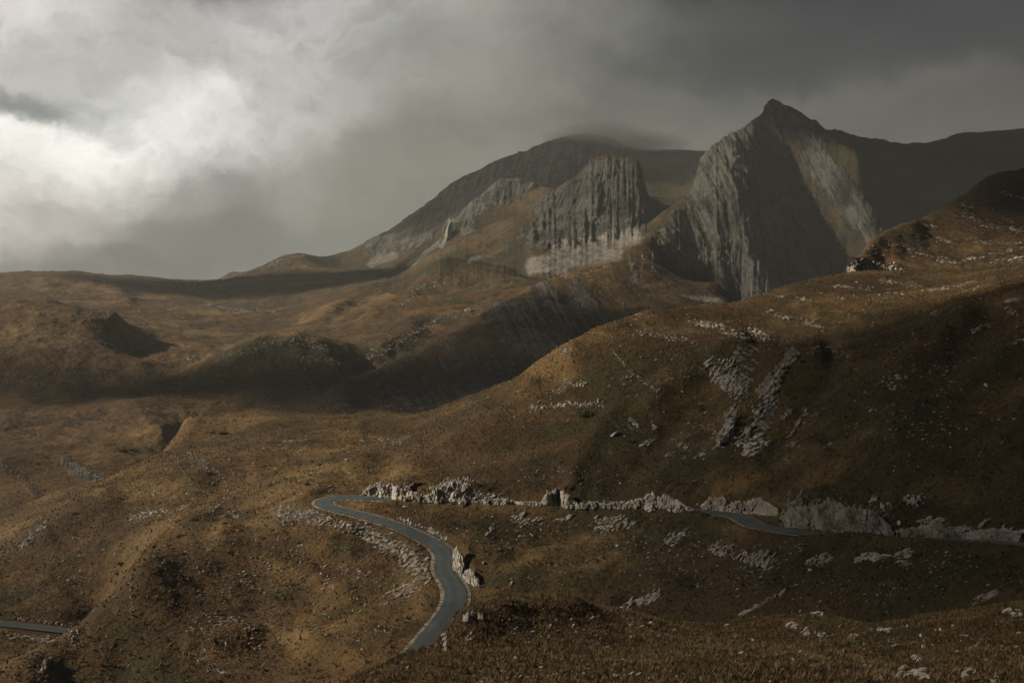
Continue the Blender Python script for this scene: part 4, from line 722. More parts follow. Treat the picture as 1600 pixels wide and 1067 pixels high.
OC = [  # label, strokes, count, px size, elongation, tilt
 ('grey rubble fan tipped down the bank at the tip of the hairpin', [(438, 812, 492, 800, 11), (480, 800, 500, 815, 9)], 420, (1.5, 5), 1.7, 20),
 ('wide belt of grey slabs sliding down below the upper part of the lower road', [(505, 812, 560, 830, 8), (560, 830, 640, 862, 11), (590, 850, 650, 880, 10)], 620, (1.5, 7), 2.2, 30),
 ('loose grey slab field on the steep bank inside the lower bend', [(640, 880, 672, 905, 12), (610, 930, 660, 910, 10), (660, 870, 675, 900, 8)], 330, (1.5, 7), 2.2, 32),
 ('short row of white stones along the uphill edge of the lower road', [(622, 808, 655, 822, 4), (655, 822, 700, 843, 5)], 190, (1.5, 6), 1.2, 60),
 ('scatter of white blocks tailing right from the broad jagged face', [(735, 768, 762, 782, 6), (762, 776, 802, 782, 5)], 130, (1.5, 6), 1.5, 30),
 ('string of small white rocks between the pointed face and the rounded face', [(918, 788, 980, 786, 5), (905, 784, 925, 790, 4)], 110, (1.5, 5), 1.3, 50),
 ('long pale limestone rib running down the middle of the big hillside', [(1240, 555, 1213, 590, 6), (1213, 590, 1200, 625, 10), (1200, 630, 1178, 660, 8), (1178, 660, 1160, 685, 5)], 430, (2.5, 11), 1.9, 50),
 ('smooth bulging limestone slab left of the long pale rib', [(1146, 645, 1134, 680, 7), (1134, 680, 1118, 702, 4)], 110, (4, 16), 1.8, 62),
 ('cluster of chunky white blocks at the foot of the long pale rib', [(1150, 690, 1185, 700, 9), (1185, 685, 1200, 690, 8), (1165, 708, 1178, 708, 5)], 120, (3, 14), 1.5, 20),
 ('shattered grey crag on the rounded shoulder left of the long rib', [(1110, 575, 1150, 570, 12), (1115, 590, 1165, 610, 14), (1140, 590, 1150, 615, 14)], 430, (2, 9), 1.8, 50),
 ('thin slanting line of rocks crossing the turf like a broken wall', [(958, 548, 985, 580, 2.5), (985, 580, 1012, 602, 3), (1012, 602, 1030, 612, 3)], 120, (2, 6), 1.3, -35),
 ('curved row of white stones low on the left of the big hillside', [(826, 640, 880, 632, 3), (880, 632, 942, 630, 4)], 130, (2, 7), 1.2, 75),
 ('band of broken white ledges near the brow of the big hillside', [(1085, 505, 1140, 512, 5), (1130, 520, 1170, 530, 4), (1170, 515, 1200, 530, 6)], 230, (2, 7), 1.8, -25),
 ('low stone ledges on the crest of the big hillside left of the brow', [(975, 500, 1030, 495, 2.5), (995, 520, 1060, 528, 4), (1045, 530, 1090, 535, 3)], 170, (1.5, 5), 1.8, -15),
 ('dark layered ledge at the very left end of the hillside skyline', [(872, 542, 890, 550, 3), (880, 548, 896, 556, 3)], 70, (2, 6), 1.8, -25),
 ('spray of small white rocks below the left ledge of the skyline', [(868, 612, 890, 595, 6), (890, 600, 915, 600, 5)], 100, (1.5, 5), 1.3, 60),
 ('pair of split grey rocks above the lone white boulder', [(985, 655, 998, 668, 5), (1020, 665, 1024, 668, 4)], 45, (2, 8), 1.8, -30),
 ('scattered grey slabs in the hollow left of the bulging slab', [(1055, 690, 1072, 698, 4), (1000, 700, 1018, 690, 5), (1040, 710, 1050, 710, 4), (1085, 715, 1100, 712, 5)], 80, (2, 8), 1.9, 30),
 ('loose chain of pale rocks right of the long pale rib', [(1215, 660, 1235, 640, 4), (1255, 640, 1262, 640, 3), (1228, 690, 1262, 640, 3)], 80, (2, 8), 1.9, 50),
 ('flat pale pavement of slabs on the sunlit plateau skyline', [(1210, 462, 1230, 465, 2), (1245, 464, 1265, 468, 3), (1300, 448, 1360, 450, 3)], 120, (1.5, 5), 2.2, -10),
 ('stony patch of flat slabs in the middle of the plateau', [(1375, 438, 1440, 448, 4), (1390, 455, 1410, 462, 3)], 130, (1.5, 5), 2.2, -10),
 ('scattered pale slabs on the right half of the plateau', [(1450, 455, 1510, 445, 3), (1480, 448, 1530, 440, 2.5), (1445, 485, 1470, 490, 4), (1490, 482, 1505, 478, 4)], 120, (1.5, 6), 2.0, 10),
 ('small bright stone patch on the skyline at the right edge', [(1572, 468, 1600, 470, 5), (1575, 485, 1590, 490, 4)], 70, (2, 8), 1.3, 20),
 ('dark slanting slab line under the brow of the plateau', [(1200, 488, 1240, 500, 3), (1255, 500, 1290, 516, 4)], 110, (2, 7), 2.0, -20),
 ('small knot of rocks on the hump at the top of the long rib', [(1270, 543, 1300, 546, 4), (1310, 550, 1328, 556, 3)], 60, (2, 7), 1.4, 10),
 ('loose stones in the dark hollow right of the long rib', [(1385, 600, 1410, 605, 5), (1395, 590, 1430, 592, 3), (1340, 635, 1370, 640, 4)], 60, (2, 8), 1.3, 10),
 ('slanting pale slabs at the right edge of the big hillside', [(1575, 540, 1600, 532, 3), (1520, 520, 1545, 505, 2.5)], 50, (2, 7), 2.4, 30),
 ('rough pale outcrop low on the gully side below the long rib', [(1225, 700, 1250, 690, 4), (1240, 715, 1225, 720, 4), (1290, 700, 1300, 690, 3)], 60, (2, 7), 1.5, 30),
 ('leaning crag of grey rock on the slope between the two roads', [(925, 820, 970, 808, 7), (940, 830, 990, 815, 5)], 190, (2, 8), 2.0, 35),
 ('pale rocks on the slope under the pointed rock face', [(800, 812, 820, 808, 5), (810, 820, 850, 812, 5), (760, 835, 775, 820, 4), (865, 815, 895, 805, 3)], 160, (2, 7), 2.0, 35),
 ('slanting grey rocks left of the hidden road dip', [(1040, 850, 1075, 828, 5), (1050, 835, 1060, 845, 5)], 110, (2, 8), 2.2, 40),
 ('dark jointed crag under the road opposite the shattered tooth', [(1115, 860, 1145, 860, 9), (1160, 872, 1200, 868, 10), (1200, 880, 1175, 880, 8)], 330, (2, 9), 2.0, 50),
 ('light knobbly outcrop under the road centre right', [(1262, 880, 1290, 868, 6), (1280, 880, 1300, 872, 6)], 160, (2, 8), 1.6, 30),
 ('flat bright slab below the road right of the knobbly outcrop', [(1340, 876, 1365, 868, 4), (1360, 872, 1385, 870, 4)], 70, (3, 12), 2.2, 15),
 ('split boulder group beneath the road at right', [(1402, 870, 1425, 865, 5), (1405, 880, 1420, 880, 4)], 50, (3, 13), 1.5, 20),
 ('long leaning streak of rock down the slope in lower centre', [(975, 948, 1030, 925, 5), (1000, 945, 1030, 930, 4)], 130, (2, 8), 2.4, 35),
 ('thin slanting slab line right of the leaning streak', [(1160, 958, 1190, 945, 3), (1190, 942, 1225, 925, 2.5)], 80, (2, 9), 2.4, 28),
 ('pale lens of jointed rock on the right lower slope', [(1522, 940, 1560, 924, 5), (1530, 938, 1550, 930, 5)], 110, (2.5, 9), 2.0, 28),
 ('heap of fallen blocks at the road edge right of the grey wall', [(1430, 832, 1480, 825, 7), (1440, 815, 1475, 812, 5), (1490, 828, 1520, 830, 5)], 190, (3, 12), 1.6, 5),
 ('rocks piled beside the road at the right edge of the view', [(1540, 835, 1600, 832, 6), (1530, 820, 1545, 815, 4)], 130, (3, 13), 1.3, 40),
 ('two pale stumps of rock above the grey road wall', [(1362, 782, 1368, 778, 4), (1378, 792, 1392, 790, 4), (1412, 785, 1440, 780, 7)], 90, (4, 13), 1.2, 70),
 ('whitish parallel ribs combing the top of the rust brown dome', [(290, 702, 325, 735, 3), (315, 715, 355, 750, 3), (275, 722, 300, 750, 3), (345, 705, 362, 722, 2), (264, 712, 280, 716, 2)], 330, (1.2, 4), 2.2, -40),
 ('bright stony strip across the waist of the rust brown dome', [(200, 810, 240, 802, 5), (225, 800, 262, 798, 5), (275, 795, 295, 790, 3)], 200, (1.5, 5), 1.6, 20),
 ('pale stones in a loose row below the dome top near the hairpin', [(328, 795, 345, 790, 3), (355, 800, 375, 810, 3), (330, 800, 336, 792, 3)], 80, (1.5, 6), 1.6, 20),
 ('worn pale crag on the left flank of the dome at the skyline', [(36, 858, 60, 828, 6), (60, 828, 70, 820, 4)], 130, (2, 7), 2.2, 50),
 ('stone streak along the far rim of the dome beside the saddle', [(600, 700, 640, 680, 4), (560, 690, 610, 685, 3), (480, 688, 440, 690, 3)], 200, (1.2, 4), 2.0, 20),
 ('rocks lining the bank above the lower left road', [(20, 968, 60, 972, 3), (60, 973, 115, 978, 3.5)], 130, (2, 6), 1.2, 80),
 ('grey stones spilled below the lower left road', [(10, 993, 80, 1000, 4)], 110, (1.5, 6), 1.8, 10),
 ('knobby crag ending the spur at the lower left', [(108, 985, 118, 995, 6), (112, 1000, 118, 1010, 4), (78, 1025, 66, 1050, 5)], 80, (3, 11), 1.4, 60),
 ('upright stones in a line down the spine of the spur', [(204, 905, 207, 965, 3), (212, 880, 205, 905, 2)], 80, (2, 7), 1.2, 75),
 ('slanting broken slabs in the hollow at the bottom left', [(305, 1020, 330, 1045, 5), (330, 1040, 355, 1055, 5), (318, 1010, 325, 1020, 4)], 110, (2, 8), 2.2, -35),
 ('stone litter across the low hump at the bottom of the bowl', [(290, 990, 380, 965, 6), (340, 965, 400, 980, 8)], 150, (1.5, 5), 1.9, 30),
]
for (lb, st_, n_, ps, el_, ti) in OC:
    outcrop(lb, st_, n_, ps, el_, ti, ymin=112, ymax=640, mat=M_ROCKW if any(w in lb for w in ('white', 'bright')) else M_ROCK, stuff=any(w in lb for w in ('rubble', 'belt of', 'slab field', 'litter', 'spilled', 'spray', 'scatter of')))
# near outcrops on the foreground hillock
for (lb, st_, n_, ps, el_, ti) in [
 ('tall pale rock fins on the left shoulder of the foreground hillock', [(728, 968, 740, 962, 3), (735, 985, 732, 1000, 3), (752, 962, 750, 972, 3)], 34, (5, 15), 1.6, 75),
 ('row of narrow stones tumbling from the fins towards the road', [(692, 1005, 698, 990, 3), (695, 1015, 697, 1005, 2)], 18, (4, 12), 1.5, 60),
 ('dark knobbly rocks in a knot on the foreground crest', [(1230, 955, 1285, 960, 5), (1235, 975, 1265, 990, 6), (1275, 985, 1285, 1000, 4)], 60, (4, 15), 1.4, 20),
 ('few rounded rocks in the dip right of the knobbly knot', [(1330, 1000, 1345, 990, 4), (1375, 985, 1390, 988, 4)], 22, (4, 13), 1.3, 10),
 ('pale rocks at the right end of the foreground crest', [(1565, 955, 1600, 962, 4)], 16, (5, 17), 1.5, 10),
 ('largest stones close to the bottom edge of the view', [(1410, 1050, 1450, 1055, 6), (1370, 1060, 1385, 1062, 4), (1425, 1025, 1435, 1030, 4)], 30, (6, 20), 1.5, 15),
 ('broken stones low in the lower right corner', [(1505, 1055, 1520, 1045, 5), (1540, 1062, 1560, 1066, 4)], 16, (6, 15), 1.8, 20)]:
    outcrop(lb, st_, n_, ps, el_, ti, ymin=36, ymax=112, mat=M_ROCKW, flat=.75)
# outcrops far off: the boulder mound, the spur, scree blocks
for (lb, st_, n_, ps, el_, ti) in [
 ('spill of grey boulders along the top of the dark mound', [(330, 565, 400, 545, 8), (400, 540, 470, 530, 8), (470, 535, 540, 550, 7)], 480, (1.2, 5), 1.3, 10),
 ('stream of boulders in the trough between mound and dark spur', [(540, 570, 620, 540, 7), (620, 535, 680, 505, 7), (680, 500, 745, 485, 5), (450, 555, 560, 575, 7)], 560, (1.2, 5), 1.3, 10),
 ('large rounded boulder group lodged in the trough below the scree', [(728, 486, 738, 484, 3)], 14, (5, 12), 1.4, 10),
 ('boulder field on the slope above the trough', [(635, 470, 650, 455, 7), (650, 450, 690, 445, 6), (620, 480, 640, 470, 5)], 170, (1.2, 5), 1.2, 10),
 ('boulder rubble along the lower rim of the white scree', [(845, 430, 900, 432, 4), (900, 430, 960, 415, 4)], 200, (1, 4), 1.3, 10),
 ('square boulders on the bright valley floor', [(285, 568, 300, 560, 4), (295, 558, 310, 553, 3)], 24, (3, 8), 1.2, 10)]:
    outcrop(lb, st_, n_, ps, el_, ti, ymin=800, ymax=2100, mat=M_ROCKF, sub=1, road=-99, stuff=any(w in lb for w in ('spill', 'stream', 'field', 'rubble')))

for (lb, st_, n_, ps, el_, ti, ya, yb, m_) in [
 ('grey cliff edge fluted by vertical cracks at the left foot of the ledged hill', [(1326, 424, 1345, 412, 5), (1345, 412, 1400, 424, 6)], 260, (2, 7), 1.6, 80, 600, 1000, M_ROCKW),
 ('lowest pale ledge running across the ledged hill', [(1375, 378, 1425, 388, 2.5), (1425, 390, 1465, 405, 3.5), (1465, 405, 1500, 412, 3.5)], 240, (1.5, 5), 1.8, -10, 600, 1000, M_ROCKW),
 ('pale ledge low on the right part of the ledged hill', [(1500, 410, 1560, 395, 3), (1560, 395, 1600, 388, 3)], 150, (1.5, 5), 1.8, 10, 600, 1000, M_ROCKW),
 ('bright high ledge at the right of the ledged hill', [(1508, 335, 1540, 350, 4), (1545, 352, 1600, 362, 4)], 190, (1.5, 6), 1.8, -20, 600, 1000, M_ROCKW),
 ('short ledges near the top of the ledged hill', [(1500, 320, 1520, 325, 2), (1570, 302, 1600, 310, 3), (1440, 350, 1465, 355, 2)], 110, (1.5, 4.5), 1.8, -15, 600, 1000, M_ROCKW),
 ('middle broken ledge of the ledged hill', [(1460, 370, 1500, 385, 2), (1520, 380, 1600, 380, 2.5)], 130, (1.5, 4.5), 1.8, -10, 600, 1000, M_ROCKW),
 ('lower right crag line of the ledged hill', [(1535, 422, 1560, 410, 3.5), (1560, 410, 1600, 400, 4)], 150, (1.5, 5), 1.8, 20, 600, 1000, M_ROCKW),
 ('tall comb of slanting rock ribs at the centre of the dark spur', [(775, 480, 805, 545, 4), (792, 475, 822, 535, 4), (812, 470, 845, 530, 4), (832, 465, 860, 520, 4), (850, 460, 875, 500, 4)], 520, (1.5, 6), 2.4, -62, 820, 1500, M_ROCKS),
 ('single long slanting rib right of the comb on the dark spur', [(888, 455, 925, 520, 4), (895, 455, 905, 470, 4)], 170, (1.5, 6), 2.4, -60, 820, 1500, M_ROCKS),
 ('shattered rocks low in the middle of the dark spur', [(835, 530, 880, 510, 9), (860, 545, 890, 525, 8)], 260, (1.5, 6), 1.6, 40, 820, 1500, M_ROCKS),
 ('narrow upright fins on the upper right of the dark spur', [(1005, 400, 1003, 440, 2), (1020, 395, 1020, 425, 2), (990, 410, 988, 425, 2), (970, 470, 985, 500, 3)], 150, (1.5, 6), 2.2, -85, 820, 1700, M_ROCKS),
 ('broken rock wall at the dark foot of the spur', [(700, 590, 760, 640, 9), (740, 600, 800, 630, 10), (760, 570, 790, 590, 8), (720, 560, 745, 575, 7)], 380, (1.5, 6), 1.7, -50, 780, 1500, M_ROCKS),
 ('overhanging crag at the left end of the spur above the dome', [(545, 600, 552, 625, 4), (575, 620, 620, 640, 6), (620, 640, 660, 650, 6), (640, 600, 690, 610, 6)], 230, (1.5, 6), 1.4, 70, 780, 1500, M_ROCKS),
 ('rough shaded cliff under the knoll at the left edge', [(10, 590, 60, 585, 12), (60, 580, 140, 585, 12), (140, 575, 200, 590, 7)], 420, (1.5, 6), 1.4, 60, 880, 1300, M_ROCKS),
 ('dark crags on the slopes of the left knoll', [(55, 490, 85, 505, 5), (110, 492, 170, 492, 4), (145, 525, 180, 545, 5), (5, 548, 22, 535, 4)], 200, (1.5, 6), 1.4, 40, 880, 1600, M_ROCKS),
 ('jagged rocks low on the dark mound', [(390, 600, 420, 610, 5), (440, 605, 465, 600, 5)], 80, (1.5, 5), 1.4, 40, 820, 1300, M_ROCKS),
 ('pale fluted cliff band in the dark valley left of the dome', [(112, 722, 135, 740, 4), (135, 738, 160, 752, 5)], 150, (1.5, 6), 1.6, 70, 440, 800, M_ROCKF),
 ('longer shadowy cliff band at the left edge of the valley', [(0, 728, 25, 740, 4), (25, 740, 60, 768, 5)], 150, (1.5, 6), 1.6, 70, 440, 800, M_ROCKS),
 ('bright crags on the skyline plateau left of centre', [(345, 437, 372, 431, 2.5), (385, 425, 410, 418, 2)], 90, (1.2, 4), 1.5, 10, 1900, 3200, M_ROCKF),
 ('white stone streak on the skyline at the left', [(152, 436, 170, 440, 3), (272, 441, 303, 442, 1.5)], 90, (1.2, 4), 1.5, 10, 1700, 3200, M_ROCKF),
 ('rocky shoulder rising left of the far massif', [(415, 418, 445, 402, 5), (440, 405, 480, 400, 4), (430, 425, 450, 428, 3)], 170, (1.2, 4), 1.5, 30, 2000, 3300, M_ROCKF),
 ('white limestone pavement streak on the dim plateau', [(342, 480, 385, 486, 2), (385, 486, 432, 487, 1.5)], 120, (1.2, 4), 1.8, 0, 1500, 2400, M_ROCKF)]:
    outcrop(lb, st_, n_, ps, el_, ti, ymin=ya, ymax=yb, mat=m_, road=-99, sub=1)
# leaning white spire below the far massif: a fin of rock
rng_ = np.random.default_rng(5)
Ys = hit(702, 372, 1500, 3300)[0]; p0 = np.array([(702-CX)/F*Ys, Ys, (HY-372)/F*Ys]); k_ = Ys/F
v, f = ROCKS3[2]; q_ = v*np.array([7, 10, 30]); q_[:, 0] += 8*np.maximum(q_[:, 2]/24, -1)**2*np.sign(q_[:, 2])+.8*rng_.normal(size=len(q_)); q_[:, 0] *= 1-.45*np.clip(q_[:, 2]/24, 0, 1)
q_ = q_*k_*.95+p0+np.array([0, 0, 4*k_]); o = mesh_obj('rock_spire', q_, f, M_ROCKF, False); base_at(o, q_); tag(o, 'slim leaning white rock spire below the far massif', 'rock spire')

# single boulders one can pick out
BO = [(962, 680, 16, 'lone white boulder on the ridge line of the big hillside'), (976, 682, 6, 'little companion stone just right of the lone white boulder'), (694, 768, 9, None), (632, 793, 10, 'leaning white slab on the turf between the two legs of the hairpin'),
      (800, 911, 9, 'pale slab on the dark slope right of the double bend'), (760, 940, 6, 'small block on the slope under the pale slab'), (1422, 678, 7, 'single white stone on the dark right hillside'), (1440, 590, 6, None), (1485, 678, 9, 'low pale ledge stone far right on the dark hillside'), (1540, 603, 9, 'bright stone near the right edge of the hillside'), (1585, 655, 8, 'white stone at the right edge halfway up'), (1398, 633, 6, 'tiny white stone on the shoulder of the right hillside'),
      (1382, 590, 8, 'round pale stone at the gully head'), (1180, 965, 10, None), (1250, 955, 9, None), (1545, 915, 8, 'pale stone right of the jointed lens'), (1592, 990, 9, None), (1405, 818, 12, 'tan square block leaning at the right end of the grey wall'), (1420, 776, 9, None),
      (48, 1020, 5, 'small stone by the lower left road bank'), (112, 992, 9, 'pale block perched on the end of the spur'), (735, 803, 5, None), (730, 900, 8, 'isolated block right of the stepped wall'), (755, 880, 9, 'rock stub above the stepped wall')]
CATB = 'boulder'
MARKS = [(495, 785, 'the hairpin'), (600, 800, 'the upper leg below the hairpin'), (690, 870, 'the double bend'), (715, 880, 'the upright rock wall'), (660, 1000, 'the last visible road bend'), (700, 765, 'the broad jagged rock face'), (872, 778, 'the pointed white rock face'), (1030, 785, 'the rounded pale rock face'),
         (1150, 790, 'the cracked grey rock face'), (1246, 790, 'the shattered tooth'), (1330, 812, 'the long grey rock wall'), (1475, 825, 'the heap of fallen blocks'), (1580, 830, 'the right road edge rocks'), (1200, 610, 'the long pale rib'), (1132, 675, 'the bulging slab'), (1130, 590, 'the shattered grey crag'),
         (962, 680, 'the lone white boulder'), (1180, 700, 'the chunky white blocks'), (950, 815, 'the leaning crag'), (850, 812, 'the pale rocks midslope'), (1160, 870, 'the dark jointed crag'), (1280, 873, 'the light knobbly outcrop'), (1412, 872, 'the split boulder group'), (1540, 932, 'the pale lens of rock'),
         (1002, 938, 'the leaning streak of rock'), (1195, 940, 'the thin slab line'), (735, 975, 'the tall pale rock fins'), (1260, 970, 'the dark knobbly rocks'), (1340, 995, 'the rounded rocks in the dip'), (1430, 1050, 'the largest bottom stones'), (1530, 1055, 'the broken corner stones'), (1580, 960, 'the right crest end rocks'),
         (850, 940, 'the foreground crest top'), (600, 900, 'the slab field inside the lower bend'), (460, 805, 'the grey rubble fan'), (340, 975, 'the stone litter on the low hump'), (320, 1035, 'the broken slabs in the hollow'), (207, 930, 'the upright stones on the spur'), (1110, 975, 'the dip in the foreground crest'), (1420, 600, 'the dark hollow stones'), (1560, 530, 'the slanting edge slabs'), (1060, 620, 'the slanting line of rocks'), (1520, 445, 'the slabs on the plateau'), (1050, 1040, 'the grassy lower middle'), (900, 1020, 'the grassy middle of the hillock')]
USED = set()
def where(px_, py_, s_, big):
    k = sorted(range(len(MARKS)), key=lambda i: (MARKS[i][0]-px_)**2+2*(MARKS[i][1]-py_)**2)[:3]
    for i in k:
        dx, dy = px_-MARKS[i][0], py_-MARKS[i][1]; dd = math.hypot(dx, dy); a = math.degrees(math.atan2(-dy, dx)) % 360
        far_ = 'just ' if dd < 40 else ('' if dd < 80 else 'well '); w = ['right of', 'above and right of', 'above', 'above and left of', 'left of', 'below and left of', 'below', 'below and right of'][int((a+22.5)//45) % 8]
        for sz in ([['large', 'big'], ['middling', 'modest'], ['small', 'little']][0 if s_ > big*.7 else 1 if s_ > big*.45 else 2]):
            lb = f'{sz} pale stone {far_}{w} {MARKS[i][2]}'
            if lb not in USED and not any(u_.replace('big', 'large').replace('modest', 'middling').replace('little', 'small') == lb.replace('big', 'large').replace('modest', 'middling').replace('little', 'small') for u_ in USED): USED.add(lb); return lb
    return None
proto = []
for i, (v, f) in enumerate(ROCKS3):
    me = bpy.data.meshes.new('boulder'); me.from_pydata((v*np.array([.5, .42, .36])).tolist(), [], f.tolist()); me.materials.append(M_ROCKW); proto.append(me)
def boulder(px_, py_, spx, label, group=None, ymin=36, ymax=640, rng=RNG, name='boulder'):
    Y = hit(px_, py_, ymin, ymax)[0]
    if np.isnan(Y): return
    u = (px_-CX)/F; z = float(height(np.array([u]), np.array([Y]))[0]); s_m = spx*Y/F
    rd_, _ = road_dist(np.array([u*Y]), np.array([Y]))
    if rd_[0] < 3.4: return
    o = bpy.data.objects.new(name, proto[rng.integers(len(proto))]); C.objects.link(o); o.location = (u*Y, Y, z+s_m*.10)
    o.scale = (s_m*rng.uniform(1.0, 1.5), s_m*rng.uniform(.8, 1.1), s_m*rng.uniform(.6, 1.0)); o.rotation_euler = (rng.normal()*.25, rng.normal()*.35-.2, rng.uniform(0, 6.28))
    tag(o, label, CATB, group)
for (a_, b_, s__, lb) in BO:
    boulder(a_, b_, s__, lb or where(a_, b_, s__, 10))
AREAS = [('pale stone half sunk in the grass of the foreground hillock', 'stones on the foreground hillock', [(900, 1000, 1550, 1010, 34), (760, 1020, 1000, 1050, 16), (620, 1050, 700, 1030, 8), (1000, 1050, 1590, 1050, 12)], 70, (4, 12), 36, 112),
         ('pale stone on the dark grass of the right hillside above the road', 'stones on the right hillside', [(1250, 640, 1560, 700, 50), (1100, 720, 1300, 640, 30), (1000, 620, 1100, 560, 40), (1380, 560, 1580, 500, 24)], 70, (2.5, 7), 130, 560),
         ('pale stone on the slope between the two legs of the road', 'stones between the two roads', [(780, 850, 1100, 880, 36), (1200, 900, 1560, 880, 26), (760, 820, 900, 830, 16)], 60, (2.5, 8), 112, 300),
         ('pale stone in the grassy bowl below the hairpin', 'stones in the bowl', [(360, 870, 620, 950, 40), (430, 880, 600, 990, 30)], 50, (2.5, 7), 112, 300)]
for (lb, gr, st_, n_, ps, ya, yb) in AREAS:
    L_ = np.array([math.hypot(s[2]-s[0], s[3]-s[1])*2*s[4] for s in st_]); L_ /= L_.sum()
    for _ in range(n_):
        s = st_[RNG.choice(len(st_), p=L_)]; t_ = RNG.uniform()
        xx, yy, zz_ = s[0]+(s[2]-s[0])*t_+RNG.normal()*s[4]*.6, s[1]+(s[3]-s[1])*t_+RNG.normal()*s[4]*.6, ps[0]+(ps[1]-ps[0])*RNG.uniform()**2.5
        l2 = where(xx, yy, zz_, ps[1])
        if l2: boulder(xx, yy, zz_, l2, gr, ya, yb)

# countless small stones: one mass per stretch of ground
def litter(name, label, strokes, n, ps, ymin, ymax, mat, seed, sub=1):
    rng = np.random.default_rng(seed); p = scatter_px(strokes, n, rng, ymin, ymax); rd_, _ = road_dist(p[:, 0].copy(), p[:, 1].copy()); p = p[rd_ > 3.6]
    cl = fbm(p[:, 0]/14, p[:, 1]/14, 4, seed, .6); p = p[cl > rng.uniform(-.12, .5, len(p))]
    s = (ps[0]+(ps[1]-ps[0])*rng.uniform(size=len(p))**4)*p[:, 1]/F
    co, f = place(p, s, 1.7, 25, ROCKS1, rng, .6); return tag(mesh_obj(name, co, f, mat, False), label, kind='stuff')
litter('hillside_stones', 'countless small white stones over the hillside and bowl', [(200, 780, 560, 730, 60), (100, 900, 560, 880, 60), (300, 980, 600, 1010, 40), (560, 850, 680, 960, 60), (800, 620, 1200, 560, 50), (760, 850, 1500, 880, 50), (1250, 620, 1560, 620, 90), (1020, 700, 1200, 620, 60), (1250, 470, 1560, 450, 22), (900, 530, 1200, 510, 22), (740, 730, 1100, 760, 14), (1100, 925, 1600, 915, 20)], 30000, (.8, 4.8), 112, 640, M_ROCK, 801)
litter('foreground_stones', 'small stones scattered in the foreground grass', [(700, 1000, 1600, 1010, 40), (620, 1050, 1600, 1060, 14)], 2600, (1.5, 9), 36, 112, M_ROCKW, 802)
litter('valley_stones', 'small stones and rubble over the far valley floor and mound', [(200, 560, 560, 600, 50), (560, 560, 800, 480, 40), (800, 480, 1050, 430, 30), (0, 520, 300, 540, 40), (0, 660, 300, 650, 30), (400, 620, 700, 640, 20)], 9000, (.8, 3.3), 640, 1700, M_ROCKF, 803)
litter('ledge_stones', 'small pale stones on the ledged hill at right', [(1350, 410, 1600, 350, 22), (1450, 340, 1600, 300, 20), (1340, 395, 1420, 370, 10)], 1500, (.8, 3.5), 600, 1000, M_ROCK, 804)

# ------------------------------------------------------------------ shrubs and grass
mg, t, b, pos = new_mat('grass blades', .8); nz = t.noise(pos, .09, 4, .6); nf = t.noise(pos, 1.7, 3, .6)
c = t.mix(t.ss(nz, .38, .62), (.155, .104, .052), (.100, .084, .036)); c = t.mix(t.m('MULTIPLY', t.ss(nf, .5, .72), .8), c, (.29, .215, .12)); c = t.mix(t.m('MULTIPLY', t.ss(nf, .46, .3), .5), c, (.07, .046, .022)); c = t.mix(attr(t, 'shade_heath'), c, t.mix(nf, (.022, .017, .008), (.052, .040, .018))); t.put(b.inputs['Base Color'], c)  # blades take the same painted shade and dark patches as the turf
ms, t, b, pos = new_mat('shrub leaves', .8); nf = t.noise(pos, 2.5, 3, .6); t.put(b.inputs['Base Color'], t.mix(t.ss(nf, .35, .65), (.028, .034, .014), (.070, .076, .034)))
mw, t, b, pos = new_mat('shrub wood', .9); b.inputs['Base Color'].default_value = (.07, .05, .035, 1)
def tufts(name, label, n, ya, yb, hgt, seed, ulo, uhi, blades=5, wid=.035):
    rng = np.random.default_rng(seed); u = rng.uniform(ulo, uhi, n); Y = np.sqrt(rng.uniform(ya**2, yb**2, n)); x = u*Y
    keep = fbm(x/3.1, Y/3.1, 3, seed, .6) > rng.uniform(-.75, .35, n); u, Y = u[keep], Y[keep]; x = u*Y; z = height(u, Y); rd_, _ = road_dist(x.copy(), Y.copy()); k = rd_ > 3.3; x, Y, z = x[k], Y[k], z[k]; n = len(x)
    h = hgt*rng.uniform(.35, 1.5, n)*(1+.8*fbm(x/4, Y/4, 3, seed+1)); V = []; 
    for i in range(blades):
        a = rng.uniform(0, 6.283, n); l = rng.uniform(.3, 1.3, n); hh = h*rng.uniform(.6, 1.1, n); w = wid*(1+h)*rng.uniform(.7, 1.4, n); r0 = rng.uniform(0, .22, n)*(h/.4)
        bx = x+np.cos(a)*r0; by = Y+np.sin(a)*r0; dx, dy = np.cos(a)*l*hh, np.sin(a)*l*hh
        V.append(np.stack([np.stack([bx-np.sin(a)*w, by+np.cos(a)*w, z-.06], -1), np.stack([bx+np.sin(a)*w, by-np.cos(a)*w, z-.06], -1), np.stack([bx+dx, by+dy, z+hh], -1)], 1))
    co = np.concatenate(V).reshape(-1, 3); o = mesh_obj(name, co, np.arange(len(co)).reshape(-1, 3), mg, False)
    px_ = CX+F*x/Y; py_ = HY-F*z/Y; hh = shade_heath_mid(px_, py_, x, Y) if ya > 100 else np.zeros(n) if hgt > .4 else np.clip(.30+1.2*fbm(x/2.6, Y/2.6, 3, seed+7, .6)+.8*fbm(x/.8, Y/.8, 2, seed+9), 0, .9)
    a = o.data.attributes.new('shade_heath', 'FLOAT', 'POINT'); a.data.foreach_set('value', np.ascontiguousarray(np.tile(np.repeat(hh, 3), blades), np.float32)); return tag(o, label, kind='stuff')
tufts('foreground_grass', 'dry tussock grass covering the foreground hillock', 190000, 36, 118, .15, 901, -.30, .56, 5, .022)
tufts('hillside_grass', 'dry grass tussocks over the hillside', 150000, 112, 560, .36, 902, -.52, .54, 3, .09)

